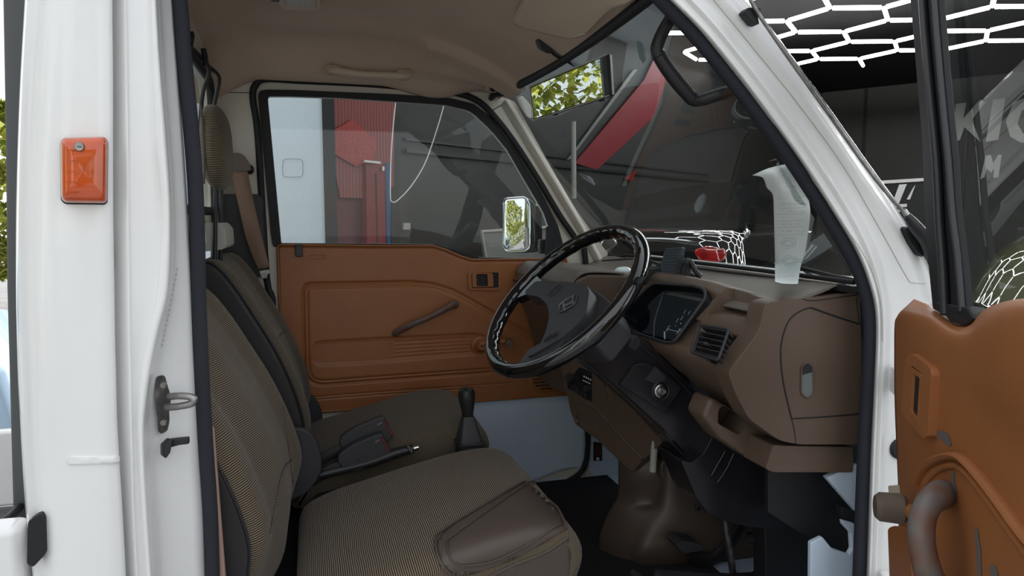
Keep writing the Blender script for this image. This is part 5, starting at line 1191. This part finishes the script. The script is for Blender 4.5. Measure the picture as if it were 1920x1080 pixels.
# spokes joined to the rim
prism('spoke', [WP(u, v, .006) for u, v in rnd([(958, 552), (982, 520), (1006, 516), (1020, 530), (1030, 560), (1012, 556), (986, 552), (966, 560)], 4, 3)], -wn_*.020, M['gloss'], sw, .006)
prism('spoke', [WP(u, v, .006) for u, v in rnd([(966, 690), (990, 655), (1018, 640), (1060, 632), (1040, 662), (1008, 684)], 6, 3)], -wn_*.020, M['blkg'], sw, .006)
for px in ([(1024, 549), (1047, 530), (1054, 532), (1032, 555)], [(1020, 632), (1046, 618), (1044, 626), (1018, 640)]):
    hb = prism('horn_button', [WP(u, v, .015) for u, v in rnd(px, 2, 3)], -wn_*.004, M['blkg'], sw, .0015)
    a, b, c2, d2 = [Vector(p) for p in px]
    for i in range(2):
        for j in range(5):
            q = a.lerp(b, .15+j*.175).lerp((d2.lerp(c2, .15+j*.175)), .3+.4*i); prism('horn_stud', [WP(q.x+x1, q.y+y1, .0165) for x1, y1 in ((-1.3, .6), (1.3, -1), (1.6, .2), (-1, 1.6))], -wn_*.002, M['blk'], hb, 0)
em = prism('emblem_badge', [WP(u, v, .014) for u, v in rnd([(1047, 572), (1054, 564), (1080, 549), (1084, 552), (1081, 568), (1076, 573), (1050, 587), (1046, 583)], 3, 3)], -wn_*.003, M['blk'], sw, .001)
tube('emblem_border', [WP(u, v, .0145) for u, v in rnd([(1048, 573), (1055, 565), (1079, 551), (1082, 553), (1079, 567), (1074, 572), (1051, 585), (1048, 582)], 3, 3)], .0007, M['steel'], em, closed=True, n=1, seg=5)
for px in ([(1054, 566), (1057, 565), (1060, 582), (1057, 583)], [(1072, 556), (1075, 554), (1076, 571), (1073, 572)], [(1058, 572), (1073, 564), (1073, 567), (1058, 575)]):
    prism('emblem_h_bar', [WP(u, v, .0155) for u, v in px], -wn_*.001, M['steel'], em, 0)
# pedals
pdl = thing('clutch_pedal', P(1300, 1030, y=.50), 'black clutch pedal with ribbed rubber pad near the floor', 'pedal')
prism('rubber_pad', [P(u, v, y=.46) for u, v in rnd([(1266, 1022), (1280, 1014), (1310, 1018), (1323, 1030), (1310, 1034), (1282, 1038)], 4, 3)], (.0, .05, 0.0), M['blkg'], pdl, .004)
tube('arm', [P(1296, 1040, y=.49), P(1316, 1052, y=.49), P(1340, 1046, y=.49), P(1366, 1020, y=.49), P(1392, 985, y=.49)], .012, M['blk'], pdl, n=4, flat=(.6, 1.5))
bp_ = thing('brake_pedal', P(1440, 1040, y=.40), 'black pedal arm slanting down to the bottom edge under the column', 'pedal')
tube('arm', [P(1480, 1010, y=.40), P(1450, 1040, y=.40), P(1410, 1090, y=.40), (.75, .38, -.02)], .016, M['shroud'], bp_, n=4, flat=(.6, 1.5))
prism('rubber_pad', [V(.72, .35, -.01), V(.78, .35, -.06), V(.78, .42, -.06), V(.72, .42, -.01)], (-.01, 0, -.01), M['blkg'], bp_, .003)
ss_ = thing('steering_shaft', P(1370, 1030, y=.44), 'worn steel steering shaft dropping to the floor beside the pedals', 'shaft')
tube('shaft', [P(1358, 968, y=.44), P(1364, 1010, y=.44), P(1376, 1080, y=.44), P(1382, 1120, y=.44)], .0095, M['steel'], ss_, n=3)
ab = thing('pedal_bracket', P(1530, 1000, y=.3), 'black steel bracket and round brown cap under the near end of the dash', 'bracket')
tube('cross_tube', [P(1400, 1010, y=.36), P(1450, 1004, y=.34), (P(1510, 985, y=.30)), P(1560, 1010, y=.24), P(1602, 1020, y=.18)], .014, M['shroud'], ab, n=4)
prism('hanger', [P(u, v, y=.30) for u, v in [(1434, 990), (1520, 985), (1518, 1100), (1436, 1100)]], (0, .05, 0), M['rubber'], ab, .004)
lathe('round_cap', [(0, .003), (.0095, .003), (.011, 0)], P(1562, 984, y=.27), (0, -1, 0), M['copper'], ab, 18)
prism('black_clip', [P(u, v, y=.115) for u, v in [(1578, 950), (1604, 958), (1604, 984), (1580, 974)]], (0, .02, 0), M['blk'], ab, .002)
tube('harness', [P(u, v, y=.16) for u, v in [(1572, 940), (1566, 970), (1574, 1000), (1568, 1030), (1590, 1036)]], .004, M['rubber'], ab, n=4)

# ============================================================ SMALLER FITTINGS
# phone holder on the dash
ph = thing('phone_holder', P(1262, 500, y=.45), 'dark grey perforated phone holder with side clamps behind the wheel', 'phone holder')
YP = .46
def PH(u, v, y=YP): return P(u, v, y=y)
pn = V(-.85, -.5, .15).normalized()
def PQ(u, v, o=0.): return P(u, v, pl=(P(1258, 490, y=.48)+pn*o, pn))
bplt = prism('back_plate', [PQ(u, v) for u, v in rnd([(1247, 466), (1280, 463), (1278, 480), (1262, 518), (1232, 518)], 2, 2)], -pn*.014, mat('slate_plastic', (.055, .068, .085), .5), ph, .002)
for i in range(9):
    for j in range(7):
        a = V(1249, 469).lerp(V(1235, 514), i/8); b = V(1276, 466).lerp(V(1262, 514), i/8); q = a.lerp(b, (j+.5+(.5 if i % 2 else 0)*.6)/7.4)
        prism('perforation', [PQ(q.x+x1, q.y+y1, .0008) for x1, y1 in ((-.7, -.8), (.7, -.8), (.7, .8), (-.7, .8))], -pn*.001, M['rubber'], bplt, 0)
prism('clamp_block', [PQ(u, v, .008) for u, v in rnd([(1270, 486), (1290, 486), (1286, 520), (1262, 518)], 2, 2)], -pn*.02, M['blkg'], ph, .002)
plate('side_clamp', [PQ(u, v, .012) for u, v in [(1276, 490), (1288, 492), (1283, 518), (1270, 516)]], [[PQ(u, v, .012) for u, v in [(1279, 494), (1285, 495), (1281, 514), (1274, 513)]]], -pn*.006, M['blk'], ph, .001)
tube('clamp_arm', [PQ(1284, 488, -.005), PQ(1294, 490, -.005), PQ(1304, 508, -.01), PQ(1314, 520, -.015)], .006, M['blk'], ph, n=3)
tube('wire_loop', [PQ(1302, 511, -.02), PQ(1314, 511, -.02), PQ(1315, 516, -.02), PQ(1312, 522, -.02)], .0012, M['steel'], ph, n=2)
plate('side_clamp', [PQ(u, v, .0) for u, v in [(1217, 486), (1238, 494), (1232, 520), (1208, 518)]], [[PQ(u, v, .0) for u, v in [(1220, 492), (1230, 497), (1226, 516), (1213, 513)]]], -pn*.008, M['blk'], ph, .001)
prism('base', [PH(u, v, .50) for u, v in rnd([(1200, 504), (1240, 500), (1300, 512), (1322, 524), (1318, 534), (1200, 534)], 4, 2)], (0, .04, 0), M['blk'], ph, .004)
ab2 = thing('air_freshener', P(1168, 508, y=.8), 'small clear pebble-shaped air freshener on the dash left of the wheel rim', 'air freshener')
rings = []
for i in range(9):
    a = -1+i/4.; s = math.sqrt(max(.02, 1-a*a)); c0 = P(1168, 508, y=.78); rings.append([c0+V(a*.026, math.cos(k*math.pi/6)*.018*s, math.sin(k*math.pi/6)*.013*s) for k in range(12)])
loft('shell', rings, M['glassobj'], ab2)
# paper note
pn_t = thing('paper_note', P(1480, 420, y=.14), 'curled white paper form hanging by the driver side of the windscreen', 'paper')
def pp(u, v, y): return P(u, v, y=y)
def WD(u, v, o):
    q = drape(wgb, u, v, 0)
    if q is None:
        q = P(u, v, y=.055+(1520-u)*.0007+max(0, v-500)*.0008)
    return q+(CAM-q).normalized()*o
rows = [[WD(1410, 329, .05), WD(1440, 316, .03), WD(1475, 308, .02), WD(1500, 306, .012)],
 [WD(1430, 333, .055), WD(1450, 322, .035), WD(1480, 316, .022), WD(1505, 318, .014)],
 [WD(1438, 352, .03), WD(1462, 345, .022), WD(1490, 338, .016), WD(1508, 340, .012)],
 [WD(1449, 366, .020), WD(1470, 362, .018), WD(1496, 358, .014), WD(1514, 362, .012)],
 [WD(1451, 400, .016), WD(1474, 400, .014), WD(1500, 400, .012), WD(1519, 398, .012)],
 [WD(1452, 440, .016), WD(1472, 440, .014), WD(1496, 440, .012), WD(1515, 438, .012)],
 [WD(1453, 480, .018), WD(1470, 482, .016), WD(1490, 484, .014), WD(1508, 480, .012)],
 [WD(1453, 500, .020), WD(1468, 502, .018), WD(1484, 505, .016), WD(1501, 500, .014)],
 [WD(1453, 528, .02), WD(1466, 531, .02), WD(1482, 532, .02), WD(1496, 532, .02)]]
pps = surf('sheet', rows, M['paper'], pn_t, 5, 5, .0006); pb = bvh(pps)
for v, u0, u1 in ((372, 1458, 1512), (385, 1460, 1512), (391, 1462, 1512), (402, 1456, 1512), (415, 1456, 1508), (427, 1458, 1508), (441, 1456, 1508), (520, 1456, 1490)):
    l_ = drape_line(pb, [(u0, v), ((u0+u1)/2, v-1), (u1, v-3)], .0004, 3)
    if len(l_) > 2: tube('ruled_line', l_, .00022, M['ink'], pps, n=1, seg=4)
for k in range(46):
    v = random.choice([376, 381, 396, 408, 420, 433, 446, 350, 330]); u = random.uniform(1464, 1506); q = drape(pb, u, v, .0005); q2 = drape(pb, u+random.uniform(2, 5), v-.3, .0005)
    if q and q2: tube('written_stroke', [q, q2], .0004, M['ink'], pps, n=1, seg=4)
for cy_ in (456, 489):
    for rx_, ry_ in ((14, 10), (8, 6), (12, 4)):
        l_ = drape_line(pb, [(1478+rx_*math.cos(k*.52)+(cy_ % 5), cy_+ry_*math.sin(k*.52)+1.5*math.sin(k*2.1)) for k in range(13)], .0004, 2)
        if len(l_) > 4: tube('sketch_line', l_, .00025, M['ink'], pps, n=1, seg=4)
# driver grab handle on the near pillar
gh = thing('pillar_grab_handle', P(1290, 130, y=.10), 'black grab handle on the driver side windscreen pillar', 'grab handle')
tube('grip', [P(1262, 28, y=.075), P(1254, 40, y=.09), P(1240, 66, y=.11), P(1232, 92, y=.12), P(1240, 112, y=.12), P(1262, 144, y=.12), P(1284, 170, y=.12), P(1300, 186, y=.12), P(1318, 186, y=.115), P(1345, 178, y=.10), P(1378, 168, y=.075)], [.011, .011, .0115, .012, .0125, .013, .013, .0125, .012, .012, .012], M['blk'], gh, n=6, seg=16)
for a, b in (((1225, 110), (1240, 100)), ((1293, 193), (1306, 178))):
    l0, l1 = P(*a, y=.115), P(*b, y=.115); c_ = (l0+l1)/2
for c_, tdir in ((P(1236, 104, y=.12), P(1246, 122, y=.12)-P(1232, 92, y=.12)), (P(1298, 184, y=.12), P(1310, 186, y=.12)-P(1286, 172, y=.12))):
    x1, y1, _ = frame2(tdir); tube('joint_ring', [c_+(x1*math.cos(k*math.pi/8)+y1*math.sin(k*math.pi/8))*.0134 for k in range(16)], .0008, M['rubber'], gh, closed=True, n=1, seg=5)
# rear view mirror
rm = thing('rear_view_mirror', P(1070, 165, y=.65), 'wide framed rear view mirror reflecting bright foliage', 'mirror')
mc = P(1070, 165, y=.66); mc = P(1027, 195, y=.59); rn_ = ((V(-.255, .40, 1.03)-mc).normalized()-(mc-CAM).normalized()).normalized()
def RM(u, v, o=0.): return P(u, v, pl=(mc+rn_*o, rn_))
mpx = [(992, 162), (1137, 103), (1145, 178), (999, 226)]
prism('housing', [RM(u, v) for u, v in [(993, 163), (1142, 101), (1147, 179), (1000, 226)]], -rn_*.018, M['blk'], rm, .003)
mk('mirror_glass', [RM(u, v, .0015) for u, v in [(995, 165), (1137, 105), (1142, 177), (1002, 222)]], [[0, 1, 2, 3]], M['mirror'], rm, smooth=False)
tube('frame', [RM(u, v, .001) for u, v in mpx], .0016, M['bracket'], rm, closed=True, n=1, seg=6)
prism('end_strip', [RM(u, v, .003) for u, v in [(1136, 103), (1143, 101), (1148, 178), (1142, 180)]], -rn_*.01, M['blk'], rm, .001)
tube('stem', [P(1030, 88, y=.60), P(1045, 100, y=.60), P(1062, 110, y=.595), P(1084, 124, y=.58)], [.009, .010, .008, .007], M['blk'], rm, n=4)
prism('mount', [P(u, v, y=.59) for u, v in rnd([(1008, 74), (1022, 65), (1046, 72), (1062, 86), (1052, 94), (1040, 94), (1030, 102), (1015, 94)], 3, 2)], (.0, .03, .01), M['blkg'], rm, .005)
prism('clip', [RM(u, v, -.004) for u, v in [(1040, 212), (1046, 208), (1046, 216), (1036, 217)]], -rn_*.006, M['blk'], rm, 0); prism('clip', [RM(u, v, -.004) for u, v in [(1122, 188), (1134, 184), (1134, 189), (1124, 191)]], -rn_*.006, M['blk'], rm, 0)
# sun visor
vz = thing('sun_visor', P(1090, 40, y=.40), 'beige padded sun visor folded against the roof lining', 'sun visor')
def LN(u, v, o=.036):
    q = drape(linb, u, v, 0)
    if q is None: q = P(u, v, z=1.29)
    return q+(CAM-q).normalized()*o
rows = [[LN(1010, -70), LN(1080, -80), LN(1150, -90), LN(1230, -90)],
        [LN(985, -2), LN(1060, -6), LN(1140, -10), LN(1205, -12, .03)],
        [LN(966, 36), LN(1020, 36), LN(1090, 26), LN(1150, 10, .03)],
        [LN(980, 46, .03), LN(1030, 60, .03), LN(1066, 68, .026), LN(1096, 62, .02)]]
vo = surf('pad', rows, M['visor'], vz, 5, 5); solid(vo, .014, 0)
tube('edge_piping', [LN(u, v, .038) for u, v in [(1000, -40), (985, -2), (965, 36), (980, 47), (1032, 61), (1068, 69), (1096, 62)]], .003, M['visor'], vz, n=4)
# dome light
dl = thing('dome_light', P(555, 5, z=1.34), 'small rectangular interior light on the roof lining at the top edge', 'interior light')
prism('base', [P(u, v, z=1.335) for u, v in [(520, -40), (595, -40), (602, 4), (596, 12), (530, 12), (520, -2)]], (0, 0, -.010), M['visor'], dl, .004)
prism('lens', [P(u, v, z=1.322) for u, v in [(533, -25), (592, -25), (594, 14), (534, 12)]], (0, 0, .010), mat('frosted_lens', (.42, .38, .34), .3), dl, .003)
for i in range(4): prism('lens_rib', [P(541+i*13, -20, z=1.3215), P(543+i*13, -20, z=1.3215), P(543+i*13, 13, z=1.3215), P(541+i*13, 13, z=1.3215)], (0, 0, .0015), M['visor'], dl, 0)
prism('switch', [P(u, v, z=1.32) for u, v in [(506, -10), (522, -10), (524, 5), (508, 3)]], (0, 0, .01), M['blk'], dl, .002)
# assist grip on the far roof edge
def LN0(u, v, o):
    q = drape(linb, u, v, 0) or P(u, v, y=1.16)
    return q+(CAM-q).normalized()*o
ag = thing('assist_grip', P(690, 135, y=1.13), 'beige assist grip on the roof edge above the far window', 'assist grip')
tube('grip', [LN0(618, 128, .012), LN0(640, 134, .03), LN0(680, 139, .04), LN0(720, 141, .04), LN0(752, 142, .03), LN0(766, 140, .012)], [.014, .011, .0095, .0095, .011, .013], M['visor'], ag, n=6, seg=14)
for c_ in ((625, 130), (758, 139)):
    prism('end_cap', [LN0(c_[0]+a, c_[1]+b, .024) for a, b in rnd([(-14, -9), (13, -7), (15, 4), (10, 9), (-12, 8)], 6, 4)], (0, .03, .0), M['visor'], ag, .003)
    prism('screw_cover', [LN0(c_[0]+a, c_[1]+b, .034) for a, b in rnd([(-9, -4), (11, -3), (11, 8), (-9, 6)], 2, 3)], (0, .01, 0), M['liner'], ag, .002)
# antenna and wiper outside
an = thing('radio_antenna', P(1700, 420, y=-.04), 'chrome radio antenna rod running down the driver side pillar', 'antenna')
tube('rod', [P(1378, -60, y=-.035), P(1415, 14, y=-.035), P(1480, 110, y=-.035), P(1560, 222, y=-.035), P(1640, 334, y=-.035), P(1700, 404, y=-.035)], .0035, M['steel'], an, n=3, seg=10)
tube('thin_rod', [P(1440, 50, y=-.03), P(1530, 170, y=-.03), P(1640, 325, y=-.03), P(1696, 400, y=-.03)], .0015, M['chrome'], an, n=3, seg=8)
tube('sleeve', [P(1694, 394, y=-.035), P(1701, 403, y=-.035)], .005, M['chrome'], an, n=1, seg=12)
tube('base', [P(1700, 404, y=-.035), P(1716, 424, y=-.035), P(1736, 450, y=-.03), P(1748, 480, y=-.02)], [.007, .011, .012, .013], M['blk'], an, n=3, seg=14)
prism('foot', [P(u, v, y=-.015) for u, v in rnd([(1697, 428), (1710, 424), (1745, 445), (1745, 483), (1725, 478), (1708, 455)], 5, 3)], (0, .02, 0), M['rubber'], an, .004)
prism('clip', [P(u, v, y=-.03) for u, v in rnd([(1396, 22), (1402, 14), (1414, 14), (1425, 14), (1428, 19), (1420, 24), (1424, 46), (1414, 44)], 3, 2)], (0, .018, 0), M['rubber'], an, .003)
wi = thing('windscreen_wiper', P(1560, 508, y=.1), 'thin black windscreen wiper lying along the base of the windscreen', 'wiper')
wp_ = [V(1.055, .85, .700), V(1.06, .6, .705), V(1.055, .35, .712), V(1.035, .12, .702)]
tube('blade', [P(1505, 503, y=.28), P(1550, 515, y=.18), P(1602, 526, y=.07)], .005, M['rubber'], wi, n=3, seg=8)
tube('arm', [P(1504, 504, y=.30), P(1524, 517, y=.26), P(1545, 521, y=.22)], .0035, M['blk'], wi, n=3, seg=8)
tube('blade', [P(1130, 490, y=1.15), P(1210, 487, y=.95), P(1300, 500, y=.72)], .005, M['rubber'], wi, n=3, seg=8)
